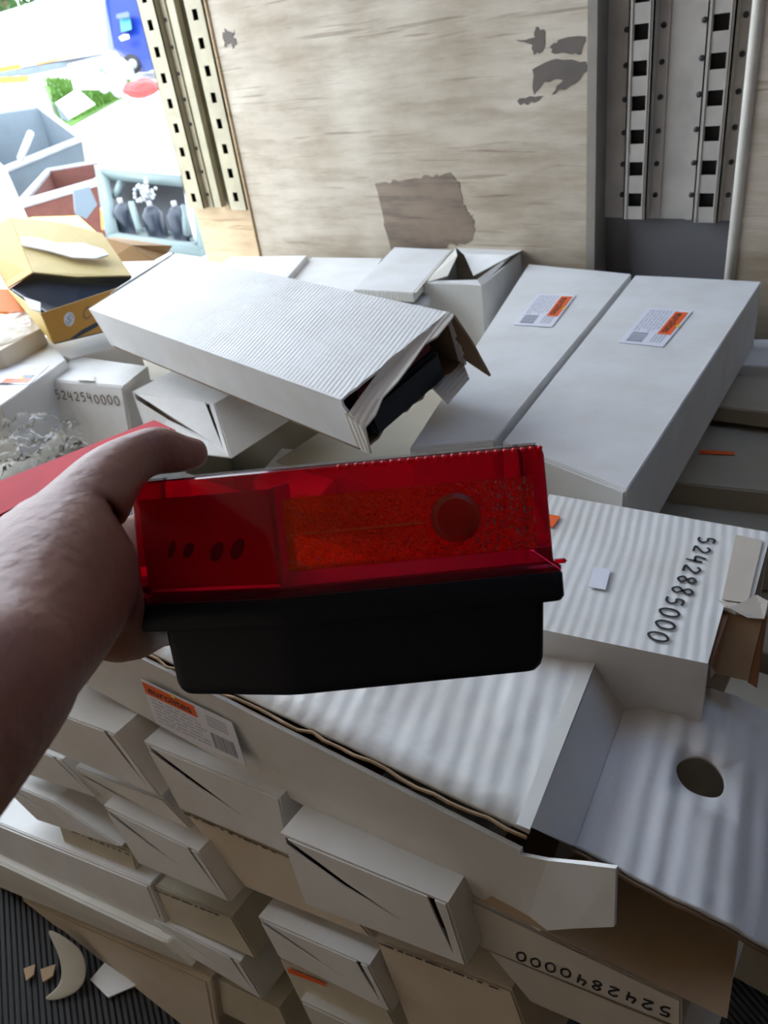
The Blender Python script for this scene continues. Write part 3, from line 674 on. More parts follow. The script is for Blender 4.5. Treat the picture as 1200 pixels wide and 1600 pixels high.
# torn ragged flap bent down at the end of the top
b0, b1 = TU0[1], TU0[2]
tear = [b0+w*.085, b0+w*.14, b1, b1+e*.012-u*.003, b0+w*.17+e*.020-u*.006, b0+w*.15+e*.016-u*.005, b0+w*.11+e*.024-u*.010, b0+w*.075+e*.030-u*.014, b0+w*.045+e*.028-u*.020, b0+w*.02+e*.036-u*.028, b0+w*.0+e*.034-u*.034, b0+w*.0+e*.006-u*.020]
sheet('torn_flap', tear, .004, 'torn', t3, UP, -.003)
sheet('torn_flap', [b0-u*.020, b0+e*.034-u*.034, b0+e*.028-u*.060, b0+e*.024-u*.083, b0-u*.078], .004, 'torn', t3, (0, -1, 0))
sheet('torn_flap', [b1-w*.003, b1+e*.012-w*.004-u*.002, b1+e*.030-u*.045, b1+e*.050-u*.10, b1+e*.010-u*.082, b1-u*.084], .004, 'kraft_dark', t3, (0, 1, 0))
sheet('torn_flap', [TL0[2]-w*.07+e*.002, TL0[2]+e*.002, TL0[2]+e*.040-w*.03, TL0[2]-w*.09+e*.050], .003, 'torn', t3, UP)
sheet('end_flap', [TU0[0].lerp(TU0[3], .42)-u*.004, TU0[0].lerp(TU0[3], .40)-e*.035-u*.012, TU0[3]-e*.022-u*.012, TU0[3]-u*.004], .003, 'white', t3, UP)
hexa('kraft_shade_lining', [TL0[0]+e*.01+w*.005+u*.006, TL0[1]-e*.006+w*.005+u*.006, TL0[1]-e*.006+w*.0065+u*.006, TL0[0]+e*.01+w*.0065+u*.006, TU0[0]+e*.01+w*.005-u*.006, TU0[1]-e*.006+w*.005-u*.006, TU0[1]-e*.006+w*.0065-u*.006, TU0[0]+e*.01+w*.0065-u*.006], 'kraft_dark', t3, 0)  # brown inner sheets, toned darker to stand for the dim interior
hexa('kraft_shade_lining', [TL0[3]+e*.01-w*.006+u*.006, TL0[2]-e*.0-w*.006+u*.006, TL0[2]-e*.0-w*.0075+u*.006, TL0[3]+e*.01-w*.0075+u*.006, TU0[3]+e*.01-w*.006-u*.006, TU0[2]-w*.006-u*.006, TU0[2]-w*.0075-u*.006, TU0[3]+e*.01-w*.0075-u*.006], 'kraft_dark', t3, 0)
# the lamp in it
t4 = thing('tail_lamp', 'dark tail lamp lying inside the torn tilted box', 'lamp', TL0[1]-e*.2+w*.1)
lb0 = TL0[1]+w*.025+u*.006+e*.012
c8 = [lb0-e*.34, lb0, lb0+w*.15, lb0+w*.15-e*.34]; c8u = [p+u*.050 for p in c8]
hexa('lamp_housing', c8+c8u, 'black', t4, .006)
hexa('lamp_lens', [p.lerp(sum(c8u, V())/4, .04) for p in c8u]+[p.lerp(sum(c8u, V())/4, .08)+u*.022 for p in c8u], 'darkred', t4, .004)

# ------------------------------------------------------------------ left group
c10t = [(-1.5261,0.7083,0.9800), (-1.3178,0.7483,0.9800), (-1.3567,0.8389,0.9800), (-1.5941,0.8170,0.9800)]
t = carton('white box with faint handwritten digits on its near end, at left', c10t, .125, 'white', cuts=0, dn=(.02, -.035, -.13))
q = [V((-1.5261,0.7083,0.9800)), V((-1.3178,0.7483,0.9800))]; dnv = V((.02, -.035, -.13)); qq = [q[0], q[1], q[1]+dnv, q[0]+dnv]
handwriting('handwritten_number', '5242540000', [lerp2(qq, .05, .14), lerp2(qq, .93, .14), lerp2(qq, .95, .30), lerp2(qq, .07, .30)], 'brownink', t, (0, -1, 0), .0013, .0035)
sheet('tuck_tab', [(-1.4407,0.7229,0.9840), (-1.3930,0.7338,0.9840), (-1.4301,0.7541,0.9840), (-1.4580,0.7371,0.9840)], .001, 'white', t, UP)
c9t = [(-1.3108,0.7575,0.9650), (-1.0943,0.7861,0.9650), (-1.1051,0.8541,0.9650), (-1.3334,0.8287,0.9650)]
t = end_box('white box with split end flap under the left part of the tilted torn box', [(-1.3108,0.7575,0.9650), (-1.0943,0.7861,0.9650), (-0.9768,0.7050,0.9182), (-1.2481,0.7250,0.8693)], depth=.25, slits='LR', group=None)
carton('grey-white box tucked under the middle of the tilted torn box', [(-0.9704,0.7311,0.8600), (-0.8234,0.7467,0.8600), (-0.8562,0.8882,0.8600), (-1.0117,0.8468,0.8600)], .04, 'white', cuts=0)
c11t = [(-1.4032,0.4669,1.0000), (-1.4382,0.5598,1.0000), (-1.5357,0.7623,1.0000), (-1.8180,0.7974,1.0000)]
t = carton('white box with pale sticker at the left edge, below the yellow box', [(-1.5759,0.4872,1.0000), (-1.4382,0.5598,1.0000), (-1.5341,0.7628,1.0000), (-1.7700,0.8469,1.0000)], .12, 'white', seam=False, cuts=0)
sticker(t, [(-1.6583,0.6905,1.0000), (-1.5394,0.7246,1.0000), (-1.4812,0.6462,1.0000), (-1.6009,0.6051,1.0000)], UP, text=False, q2=(.4, .72, .95, .95))
t = carton('pinkish box under clear plastic film at the left edge', [(-1.6760,0.6188,1.0400), (-1.6274,0.6791,1.0400), (-1.6740,0.8064,1.0400), (-1.8921,0.8989,1.0400)], .04, 'beige', seam=False, cuts=0)
def crumpled(name, quad, amp, mat, n=34, freq=30, seed=0):
    bm = bmesh.new(); g = []
    for i in range(n+1):
        row = []
        for j in range(n+1):
            p = lerp2(quad, i/n, j/n); k = noise.turbulence(p*freq+V((seed, 0, 0)), 4, True)
            row.append(bm.verts.new(p+V((0, 0, k*amp))+noise.noise_vector(p*freq*1.3)*amp*.35))
        g.append(row)
    for i in range(n):
        for j in range(n): bm.faces.new((g[i][j], g[i+1][j], g[i+1][j+1], g[i][j+1]))
    me = mesh_of(bm, name); o = link(name, me, None, mat)
    return o
o = crumpled('plastic_film', [(-1.9789,0.8027,1.0450), (-1.8601,0.8826,1.0450), (-1.6474,0.7675,1.0450), (-1.6679,0.6451,1.0450)], .012, 'film', freq=14, seed=3)
tag(o, 'crumpled clear plastic film on the pinkish box at the left edge', 'film')
o = crumpled('bubble_wrap', [(-1.5523,0.5201,0.9550), (-1.3095,0.6294,0.9550), (-1.1364,0.5524,0.9550), (-1.2648,0.3788,0.9550)], .03, 'film', 50, 30, seed=9)
tag(o, 'crumpled clear bubble wrap beside the red lens at left', 'bubble wrap')
o = prism('packet', [(-1.9509,0.8287,1.0989), (-1.8978,0.8699,1.0900), (-1.8590,0.8791,1.0588), (-1.8278,0.8493,1.0464), (-1.8573,0.8224,1.0466), (-1.9070,0.7900,1.0622)], V((-.05, .08, 0)), 'orangep')
tag(o, 'orange plastic packet half hidden behind the yellow box', 'packet')
# yellow box with open lid
yF = [V((-1.5960,0.7791,1.0900)), V((-1.5186,0.9263,1.1042)), V((-1.5331,0.8770,1.0240)), V((-1.5896,0.7777,1.0248))]
bk = V((-.30, .16, .06)); bkL = V((-.14, .15, .045))
t = thing('yellow_box', 'open yellow carton with navy inside and ring shaped lettering, at left', 'box', yF[3])
back = [V((-1.8260,0.8370,1.1055)), V((-1.7132,1.0446,1.0771))]
ybt = [yF[3]+V((-.10, .12, 0)), yF[2]+V((-.06, .16, 0))]
def pan(name, pts, mat, d, th=.003): return sheet(name, pts, th, mat, t, d)
pan('front_panel', yF, 'ochre', (0, -1, 0))
pan('left_panel', [back[0], yF[0], yF[3], ybt[0]], 'yellow', (-1, -1, 0))
pan('inner_lining', [back[0]+V((.01, 0, 0)), yF[0]+V((.006, .01, -.004)), yF[3]+V((.006, .01, .004)), ybt[0]+V((.01, .01, .004))], 'navy', (1, 0, 0))
pan('back_panel', [back[0], V((-1.8112,0.9002,1.1262)), V((-1.7480,0.9676,1.0995)), V((-1.6824,1.0706,1.0743)), back[1]+V((.03, 0, -.02)), ybt[1], ybt[0]], 'navy', (0, 1, 0))
pan('bottom_panel', [yF[3], yF[2], ybt[1], ybt[0]], 'navy', (0, 0, -1))
pan('lid_flap', [V((-2.0514,1.0126,1.2171)), V((-1.9568,1.0893,1.1861)), V((-1.8480,1.1296,1.1535)), V((-1.6643,1.0591,1.0789)), V((-1.7284,0.9563,1.1026)), V((-1.7907,0.8894,1.1291))], 'yellow_pale', (0, 0, 1))
pan('side_flap', [V((-2.0514,1.0126,1.2171)), V((-1.7907,0.8894,1.1291)), V((-1.8275,0.8368,1.1069)), V((-1.9729,0.8840,1.1692)), V((-2.0634,0.9779,1.2081))], 'yellow', (0, 0, 1))
pan('dust_flap', [V((-1.6723,0.7912,1.1114)), V((-1.6118,0.7931,1.1047)), V((-1.5924,0.7765,1.0925)), V((-1.6156,0.7685,1.0987))], 'white', (0, -1, 0))
def on_lid(px): pass
lid_n = (0, -.5, 1)
blob = [V((-1.9313,0.9601,1.1855)), V((-1.8963,0.9851,1.1770)), V((-1.8516,1.0048,1.1613)), V((-1.8124,1.0482,1.1512)), V((-1.7600,1.0653,1.1334)), V((-1.7286,1.0554,1.1253)), V((-1.7411,1.0265,1.1237)), V((-1.7741,0.9900,1.1354)), V((-1.8295,0.9703,1.1533)), V((-1.8987,0.9401,1.1737))]
pan('white_printed_shape', blob, 'label', lid_n, .004)
def ring(name, q, cu, cv, r0, r1, mat, gap=0.):
    bm = bmesh.new(); n = (q[1]-q[0]).cross(q[3]-q[0]).normalized(); n = -n if n.y > 0 else n
    asp = (q[1]-q[0]).length/(q[3]-q[0]).length; K = 24; vs = []
    for k in range(K+1):
        a = gap+k/K*(2*math.pi-2*gap)
        vs.append([bm.verts.new(lerp2(q, cu+r*math.cos(a)/asp, cv+r*math.sin(a))+n*.0042) for r in (r0, r1)])
    for k in range(K): bm.faces.new((vs[k][0], vs[k][1], vs[k+1][1], vs[k+1][0]))
    return link(name, mesh_of(bm, name), t, mat)
ring('round_logo', yF, .33, .42, .001, .20, 'faint'); ring('round_logo_ring', yF, .33, .42, .13, .16, 'greyink')
write('lettering', 'S', [lerp2(yF, .30, .33), lerp2(yF, .36, .33), lerp2(yF, .36, .52), lerp2(yF, .30, .52)], 'greyink', t, (0, -1, 0), .03, .0048)
ring('lettering', yF, .60, .40, .12, .17, 'kraft_dark', .45); ring('lettering', yF, .86, .40, .12, .17, 'kraft_dark', 0)
sheet('navy_stripe', [lerp2(yF, .30, .98), lerp2(yF, .55, .80), lerp2(yF, 1, .62), lerp2(yF, 1, .74), lerp2(yF, .42, 1.0)], .0004, 'navy', t, (0, -1, 0), .0034)
# support carton under it
carton('white box lying below the open yellow box', [(-1.7620,0.7924,0.9850), (-1.5763,0.7946,0.9850), (-1.4986,0.9183,0.9850), (-1.8278,0.9732,0.9850)], .1, 'white', seam=False, cuts=0)
o = hexa('lemon_box', [(-2.3641,1.2100,1.1470), (-2.2295,1.2989,1.1059), (-2.4830,1.4973,1.0482), (-2.6589,1.3784,1.0986), (-2.3712,1.2161,1.1619), (-2.2635,1.2751,1.1147), (-2.5434,1.4870,1.1016), (-2.6612,1.3927,1.1180)], 'lemon', None, .001); tag(o, 'lemon yellow carton flap behind the open yellow box', 'box')
o = hexa('kraft_box', [(-2.0116,1.2123,1.0507), (-1.8629,1.2655,1.0467), (-1.9253,1.3611,1.0383), (-2.1359,1.3275,1.0381), (-2.0354,1.2411,1.1105), (-1.9213,1.2498,1.0915), (-1.9191,1.3808,1.0548), (-2.1398,1.3568,1.0770)], 'kraft_out', None, .001); tag(o, 'brown kraft carton between the yellow box and the tilted torn box', 'box')

# red lens on white housing
t = thing('tail_lamp', 'long dusty red tail lamp with white edge, lying left behind the hand', 'lamp', (-1.0178,0.4346,1.0000))
rt = [V((-0.9447,0.2057,1.0450)), V((-0.9213,0.5829,1.0450)), V((-0.9826,0.5922,1.0450)), V((-1.0650,0.2586,1.0450))]
hexa('lamp_lens', [p-V((0, 0, .03)) for p in rt]+rt, 'redlens2', t, .005)
rb = [rt[0]+V((.03, -.035, 0)), rt[1]+V((.01, -.02, 0)), rt[2], rt[3]]
hexa('lamp_housing', [p-V((0, 0, .07)) for p in rb]+[p-V((0, 0, .03)) for p in rb], 'trailer', t, .004)
carton('white box on which the dusty red tail lamp lies', [(-1.0071,0.1753,0.9550), (-1.0426,0.5375,0.9550), (-1.0316,0.6470,0.9550), (-1.1401,0.3176,0.9550)], .09, 'white', seam=False, cuts=0)

# ------------------------------------------------------------------ right low stack
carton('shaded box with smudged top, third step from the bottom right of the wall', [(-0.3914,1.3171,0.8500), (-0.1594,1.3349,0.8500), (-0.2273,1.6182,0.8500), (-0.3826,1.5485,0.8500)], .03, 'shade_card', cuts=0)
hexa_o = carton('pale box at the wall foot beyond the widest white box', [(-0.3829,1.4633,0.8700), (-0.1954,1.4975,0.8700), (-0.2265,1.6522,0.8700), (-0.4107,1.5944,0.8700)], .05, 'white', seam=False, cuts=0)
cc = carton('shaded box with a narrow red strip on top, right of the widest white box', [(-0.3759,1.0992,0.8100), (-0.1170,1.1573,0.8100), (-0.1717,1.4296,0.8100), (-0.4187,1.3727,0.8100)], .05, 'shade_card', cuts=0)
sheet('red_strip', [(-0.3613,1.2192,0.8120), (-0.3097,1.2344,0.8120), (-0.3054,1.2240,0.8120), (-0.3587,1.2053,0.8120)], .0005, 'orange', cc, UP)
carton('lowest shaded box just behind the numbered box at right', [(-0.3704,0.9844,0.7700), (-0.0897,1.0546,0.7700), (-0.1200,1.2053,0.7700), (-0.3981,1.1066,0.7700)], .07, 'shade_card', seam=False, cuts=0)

# ------------------------------------------------------------------ numbered corrugated box (open right end)
nt_ = [V((-0.2916,0.4561,1.0300)), V((-0.1232,0.4909,1.0300)), V((-0.1314,0.6977,1.0300)), V((-0.3592,0.6696,1.0300))]
t5 = thing('cardboard_box', 'corrugated white box with black handwritten number on top', 'box', sum(nt_, V())/4-V((0, 0, .10)))
D5 = V((0, 0, -.11)); e5 = (nt_[1]-nt_[0]).normalized(); w5 = (nt_[2]-nt_[1]).normalized()
lid5 = [nt_[0], nt_[1], V((-0.1347,0.5665,1.0300)), V((-0.1241,0.5653,1.0300)), V((-0.1140,0.5709,1.0300)), nt_[2], nt_[3]]
sheet('top_panel', lid5, .004, 'white_wide', t5, (0, 0, -1))
hexa('front_panel', [nt_[0]+D5, nt_[1]+D5, nt_[1]+D5+w5*.004, nt_[0]+D5+w5*.004, nt_[0]-V((0, 0, .004)), nt_[1]-V((0, 0, .004)), nt_[1]+w5*.004-V((0, 0, .004)), nt_[0]+w5*.004-V((0, 0, .004))], 'white', t5, 0)
hexa('back_panel', [nt_[3]+D5, nt_[2]+D5, nt_[2]+D5-w5*.004, nt_[3]+D5-w5*.004, nt_[3]-V((0, 0, .004)), nt_[2]-V((0, 0, .004)), nt_[2]-w5*.004-V((0, 0, .004)), nt_[3]-w5*.004-V((0, 0, .004))], 'white', t5, 0)
hexa('bottom_panel', [p+D5 for p in nt_]+[p+D5+V((0, 0, .004)) for p in nt_], 'kraft', t5, 0)
hexa('left_end_panel', [nt_[0]+D5, nt_[3]+D5, nt_[3]+D5+e5*.004, nt_[0]+D5+e5*.004, nt_[0]-V((0, 0, .004)), nt_[3]-V((0, 0, .004)), nt_[3]+e5*.004-V((0, 0, .004)), nt_[0]+e5*.004-V((0, 0, .004))], 'white', t5, 0)
# right end: brown inner flap set back, tape
sheet('inner_end_flap', [(-0.1315,0.5691,1.0220), (-0.1036,0.5746,1.0220), (-0.1001,0.5336,0.9850), (-0.1265,0.5290,0.9850)], .004, 'kraft', t5, UP)
sheet('brown_tape', [(-0.1345,0.5677,1.0240), (-0.1304,0.5670,1.0240), (-0.1257,0.5254,0.9900), (-0.1293,0.5242,0.9800), (-0.1242,0.4997,1.0200)], .001, 'brown_tape', t5, UP)
sheet('brown_tape', [(-0.1045,0.5787,1.0200), (-0.1027,0.5856,1.0200), (-0.0924,0.5342,0.9800), (-0.1000,0.5342,0.9830)], .001, 'brown_tape', t5, UP)
qT = [nt_[3], nt_[2], nt_[1], nt_[0]]   # TL TR BR BL as seen
sheet('clear_tape', [(-0.1586,0.6774,1.0310), (-0.1340,0.6788,1.0310), (-0.1186,0.5789,1.0310), (-0.1388,0.5739,1.0310)], .0006, 'tape', t5, UP)
sheet('clear_tape', [(-0.1414,0.5715,1.0310), (-0.1261,0.5718,1.0310), (-0.1154,0.5937,1.0310), (-0.1046,0.5895,1.0310), (-0.1014,0.5679,1.0280), (-0.1136,0.5631,1.0280), (-0.1306,0.5653,1.0310)], .0008, 'tape', t5, UP)
sheet('small_label', [(-0.2566,0.5653,1.0320), (-0.2411,0.5688,1.0320), (-0.2323,0.5378,1.0320), (-0.2481,0.5348,1.0320)], .0005, 'label', t5, UP)
sheet('orange_corner_label', [(-0.3381,0.6293,1.0320), (-0.3254,0.6313,1.0320), (-0.3231,0.6091,1.0320), (-0.3313,0.6077,1.0320)], .0005, 'orange', t5, UP)
# number reads downwards: quad TL,TR,BR,BL of the writing turned a quarter
wq = [(-0.1717,0.6667,1.0305), (-0.1565,0.4931,1.0305), (-0.1772,0.4924,1.0305), (-0.1896,0.6626,1.0305)]
handwriting('handwritten_number', '5242885000', wq, 'ink', t5, UP, .00125)

# ------------------------------------------------------------------ near open box with its hanging end flap
P = [V((-0.8338,0.2839,1.0000)), V((-0.1815,0.2969,1.0000)), V((-0.2207,0.5163,1.0000)), V((-0.5976,0.4430,1.0000))]
P[0] = V((-.80, .262, 1.0)); P[3] = V((-.80, .50, 1.0))
t6 = thing('cardboard_box', 'open white box in front, orange sticker on its side and a wide hanging end flap', 'box', sum(P, V())/4-V((0, 0, .115)))
e6 = (P[1]-P[0]).normalized(); D6 = V((0, 0, -.112))
# wavy creased lid
bm = bmesh.new(); g = []; nx, ny = 70, 10
for i in range(nx+1):
    row = []
    for j in range(ny+1):
        p = P[0].lerp(P[1], i/nx).lerp(P[3].lerp(P[2], i/nx), j/ny)
        s = i/nx; z = .0006*math.sin(s*62+j*.28)*(.35+.65*s)+.0012*math.sin(s*19+j*.2)*s
        if j in (0, ny): z *= .3
        row.append(bm.verts.new(p+V((0, 0, z))))
    g.append(row)
for i in range(nx):
    for j in range(ny): bm.faces.new((g[i][j], g[i+1][j], g[i+1][j+1], g[i][j+1]))
o = link('top_panel', mesh_of(bm, 'top_panel', True), t6, 'white_near'); s = o.modifiers.new('thick', 'SOLIDIFY'); s.thickness = .004; s.offset = -1
def side6(name, a, b, inn, mat='white', dz=0., zt=-.001):
    a, b = V(a), V(b); n = V(inn)*.004
    return hexa(name, [a+D6, b+D6, b+D6+n, a+D6+n, a+V((0, 0, zt)), b+V((0, 0, zt+dz)), b+n+V((0, 0, zt+dz)), a+n+V((0, 0, zt))], mat, t6, 0)
fr0, fr1 = P[0]+V((0, -.008, -.0)), V((-0.1848,0.2891,0.9920))
side6('front_panel', fr0, fr1, (0, 1, 0), 'white', -.008)
side6('back_panel', P[3], P[2], (0, -1, 0), 'white')
side6('left_end_panel', P[0], P[3], (1, 0, 0), 'white')
hexa('bottom_panel', [p+D6 for p in P]+[p+D6+V((0, 0, .004)) for p in P], 'kraft_dark', t6, 0)
# torn corrugated edge running along the lid, and tape crease on the lid's right end
bm = bmesh.new(); rnd = random.Random(5)
pts = [P[0].lerp(P[1], k/40)+V((0, -.004+rnd.uniform(-.002, .002), -.003+rnd.uniform(-.0015, .0015))) for k in range(12, 41)]
tube(bm, pts, .0015, 5); link('torn_corrugated_edge', mesh_of(bm, 'torn_corrugated_edge'), t6, 'kraft')
sheet('paper_tape', [(-0.1908,0.2951,1.0025), (-0.1801,0.2963,1.0025), (-0.2193,0.5130,1.0025), (-0.2299,0.5060,1.0025)], .0006, 'tape_white', t6, UP)
# side flap at the front right corner
s0, s1, s2, s3 = V((-0.1893,0.2920,0.9754)), V((-0.1629,0.2920,0.9894)), V((-0.1293,0.2880,1.0181)), V((-0.1099,0.2850,1.0342))
s4, s5, s6 = V((-0.1092,0.2850,0.9681)), V((-0.1403,0.2880,0.9305)), V((-0.1858,0.2920,0.8739))
sheet('side_flap', [s0, s1, s2, s3, s4, s5, s6], .003, 'white', t6, (0, -1, 0))
# dark inside of the box at the gap
# end panel + wide flap: strip that first drops, then lies outwards with a round hole
A0, A1 = V((-0.1822,0.3018,0.9980)), V((-0.2189,0.5179,0.9980))
B0, B1 = V((-0.1621,0.3306,0.9550)), V((-0.1932,0.5255,0.9550))
hexa('end_panel', [A0, B0, B1, A1, A0+V((-.004, 0, -.001)), B0+V((-.004, 0, -.003)), B1+V((-.004, 0, -.003)), A1+V((-.004, 0, -.001))], 'white', t6, 0)
# curved flap surface as a grid (u along outward, v along the box end), hole cut out
far0 = V((-0.0191,0.3494,0.9250)); far1 = V((-0.0755,0.5560,0.9350))
mid0 = V((-0.0868,0.3274,0.9620)); mid1 = V((-0.1345,0.5326,0.9620))
def bez(a, b, c, t): return a*(1-t)*(1-t)+b*2*t*(1-t)+c*t*t
nu, nv = 120, 100
hc = V((-0.1042,0.4384,0.9520))
bm = bmesh.new(); g = []
ctl0 = mid0*2-(B0+far0)/2; ctl1 = mid1*2-(B1+far1)/2
def FP(s, r):
    p = bez(B0, ctl0, far0, s).lerp(bez(B1, ctl1, far1, s), r)
    return p+V((0, 0, .0005*math.sin(s*34+r*2)+.0012*math.sin(s*11)))
# parameter of the hole centre: closest
best = min(((FP(i/100, j/100)-hc).xy.length, i/100, j/100) for i in range(101) for j in range(101)); hs_, hr_ = best[1], best[2]
HR = .0192
Ls = (FP(min(hs_+.05, 1), hr_)-FP(hs_-.05, hr_)).length/.1; Lr = (FP(hs_, hr_+.05)-FP(hs_, hr_-.05)).length/.1
# ring mesh: square around the hole to circle
sq = 6
gi = lambda s: round(s*nu); gj = lambda r: round(r*nv)
du = math.ceil(HR*1.6/Ls*nu); dv = math.ceil(HR*1.6/Lr*nv); ci, cj = gi(hs_), gj(hr_)
vert = {}
for i in range(nu+1):
    for j in range(nv+1): vert[i, j] = bm.verts.new(FP(i/nu, j/nv))
for i in range(nu):
    for j in range(nv):
        if ci-du <= i < ci+du and cj-dv <= j < cj+dv: continue
        bm.faces.new((vert[i, j], vert[i+1, j], vert[i+1, j+1], vert[i, j+1]))
per = [(ci-du+k, cj-dv) for k in range(2*du)]+[(ci+du, cj-dv+k) for k in range(2*dv)]+[(ci+du-k, cj+dv) for k in range(2*du)]+[(ci-du, cj+dv-k) for k in range(2*dv)]
circ = []
for (i, j) in per:
    a = math.atan2((j/nv-hr_)*Lr, (i/nu-hs_)*Ls)
    circ.append(bm.verts.new(FP(hs_+HR*math.cos(a)/Ls, hr_+HR*math.sin(a)/Lr)))
for k in range(len(per)):
    k2 = (k+1) % len(per); bm.faces.new((vert[per[k]], vert[per[k2]], circ[k2], circ[k]))
for v in [v for v in bm.verts if not v.link_faces]: bm.verts.remove(v)
o = link('end_flap', mesh_of(bm, 'end_flap', True), t6, 'flap'); s = o.modifiers.new('thick', 'SOLIDIFY'); s.thickness = .0035; s.offset = -1
# fluted kraft core showing along the flap's near edge
bm = bmesh.new(); tube(bm, [FP(k/40, 0)+V((-.001, -.002, -.004)) for k in range(41)], .0016, 5); link('fluted_edge', mesh_of(bm, 'fluted_edge'), t6, 'kraft_dark')
# sticker on the front side
sticker(t6, [(-0.6126,0.2599,0.9675), (-0.4825,0.2702,0.9669), (-0.4695,0.2621,0.9215), (-0.5977,0.2511,0.9174)], (0, -1, 0), q2=(.0, .02, .60, .30))
# brown bottom flap hanging out to the right
hexa('bottom_flap', [(-0.2195,0.2810,0.8980), (-0.0351,0.3019,0.8980), (-0.0486,0.3800,0.8980), (-0.1654,0.3754,0.8980), (-0.2180,0.2792,0.9020), (-0.0349,0.2998,0.9020), (-0.0483,0.3774,0.9020), (-0.1643,0.3729,0.9020)], 'kraft', t6, 0)

# ------------------------------------------------------------------ front of the stack: carton ends
def Q(*a): return a
FB = [
 ('white carton end at top left, just right of the wrist', [(-0.8575,0.2093,0.8526), (-0.6644,0.2307,0.8823), (-0.5995,0.2249,0.8271), (-0.8221,0.2006,0.7950)], 'white', 'R'),
 ('white carton end below the orange sticker, with a forked split', [(-0.6353,0.2452,0.8729), (-0.4352,0.2654,0.8940), (-0.4269,0.2526,0.8265), (-0.5879,0.2349,0.8029)], 'white', 'L'),
 ('largest white carton end in the middle, jutting below the front box', [(-0.4142,0.2413,0.8850), (-0.2367,0.2603,0.9094), (-0.2169,0.2507,0.8531), (-0.3884,0.2289,0.8127)], 'white', 'LR'),
 ('beige carton end in the middle with a dotted top edge', [(-0.5921,0.2387,0.7933), (-0.4108,0.2580,0.8171), (-0.3328,0.2545,0.7687), (-0.5036,0.2333,0.7310)], 'beige', ''),
 ('white carton end left of the beige one', [(-0.7160,0.2009,0.7541), (-0.5499,0.2184,0.7748), (-0.5059,0.2126,0.7285), (-0.6635,0.1929,0.6928)], 'white', 'LR'),
 ('white carton end under the wrist one, left of the forked split', [(-0.8262,0.2117,0.7518), (-0.6251,0.2356,0.7913), (-0.5708,0.2348,0.7655), (-0.7529,0.2113,0.7207)], 'white', 'L'),
 ('white carton end at the far left edge below the forearm', [(-1.0210,0.1855,0.7241), (-0.8151,0.2102,0.7652), (-0.7475,0.2099,0.7363), (-0.9545,0.1832,0.6857)], 'white', 'R'),
 ('white carton end with a taped top near the left edge', [(-1.0080,0.1670,0.6510), (-0.8524,0.1855,0.6817), (-0.7120,0.1966,0.6810), (-0.9066,0.1692,0.6217)], 'white', 'L'),
 ('cream carton end with a line of faded marks, lower left', [(-0.8716,0.1831,0.6272), (-0.7056,0.2041,0.6660), (-0.6974,0.1915,0.5994), (-0.8634,0.1711,0.5641)], 'cream', ''),
 ('yellowish carton end with faded writing, lower middle left', [(-0.6874,0.1947,0.6364), (-0.5267,0.2152,0.6749), (-0.4930,0.2095,0.6326), (-0.6731,0.1858,0.5865)], 'cream', ''),
 ('white carton end below the yellowish one', [(-0.6743,0.1790,0.5880), (-0.5133,0.1984,0.6203), (-0.4817,0.1933,0.5821), (-0.6313,0.1774,0.5626)], 'white', 'LR'),
 ('white carton end at bottom centre above the orange mark', [(-0.4724,0.2190,0.7219), (-0.3278,0.2368,0.7530), (-0.3012,0.2301,0.7091), (-0.4461,0.2132,0.6824)], 'white', 'LR'),
 ('carton end with a narrow orange mark at bottom centre', [(-0.4626,0.2205,0.6505), (-0.3198,0.2386,0.6837), (-0.2926,0.2318,0.6390), (-0.4357,0.2130,0.6025)], 'cream', ''),
 ('kraft beige carton end at bottom centre right with a dotted edge', [(-0.3305,0.2552,0.7712), (-0.1914,0.2732,0.8054), (-0.1563,0.2596,0.7234), (-0.2927,0.2394,0.6773)], 'beige', ''),
 ('cream carton end below the handwritten band, bottom right', [(-0.2158,0.2762,0.8403), (-0.0606,0.2940,0.8671), (-0.0404,0.2886,0.8322), (-0.1732,0.2733,0.8088)], 'grey_card', ''),
 ('pale carton end at the very bottom, left of centre', [(-0.5919,0.1861,0.5303), (-0.4691,0.2025,0.5632), (-0.4422,0.1939,0.5092), (-0.5716,0.1761,0.4722)], 'cream', ''),
 ('cream carton end at bottom, under the orange mark', [(-0.4236,0.2066,0.6255), (-0.2844,0.2249,0.6613), (-0.2472,0.2155,0.5993), (-0.3832,0.1959,0.5560)], 'grey_card', ''),
]
ends = {}
for lb, q, mt, sl in FB: ends[lb] = end_box(lb, q, mat=mt, slits=sl, depth=.26)
hb = end_box('cream carton with a handwritten number along its top edge, right', [(-0.2316,0.2825,0.8883), (-0.0641,0.2976,0.8969), (-0.0607,0.2931,0.8726), (-0.2207,0.2742,0.8423)], mat='grey_card', slits='', depth=.24)
# upside down number on it
handwriting('handwritten_number', '5242840000', [(-0.0669,0.2918,0.8764), (-0.1900,0.2767,0.8501), (-0.1885,0.2793,0.8622), (-0.0667,0.2942,0.8881)], 'ink', hb, (0, -1, 0), .0009, .0012)
kk = ends['carton end with a narrow orange mark at bottom centre']
sheet('orange_mark', [(-0.4470,0.2175,0.6495), (-0.3947,0.2249,0.6655), (-0.3932,0.2241,0.6607), (-0.4456,0.2164,0.6434)], .0004, 'orange', kk, (0, -1, 0), .001)
def dots(parent, a, b, n=11, seed=1, r=.0012):
    rnd = random.Random(seed); polys = []; a, b = V(a), V(b); d = (b-a)
    for k in range(n):
        p = a+d*((k+rnd.uniform(.2, .6))/n); w = d.normalized()*rnd.uniform(.002, .006); h = V((0, 0, rnd.uniform(.0008, .002)))
        polys.append([p-w-h, p+w-h, p+w+h, p-w+h])
    return multi_sheet('faded_marks', polys, .0003, 'brownink', parent, (0, -1, 0), .002)
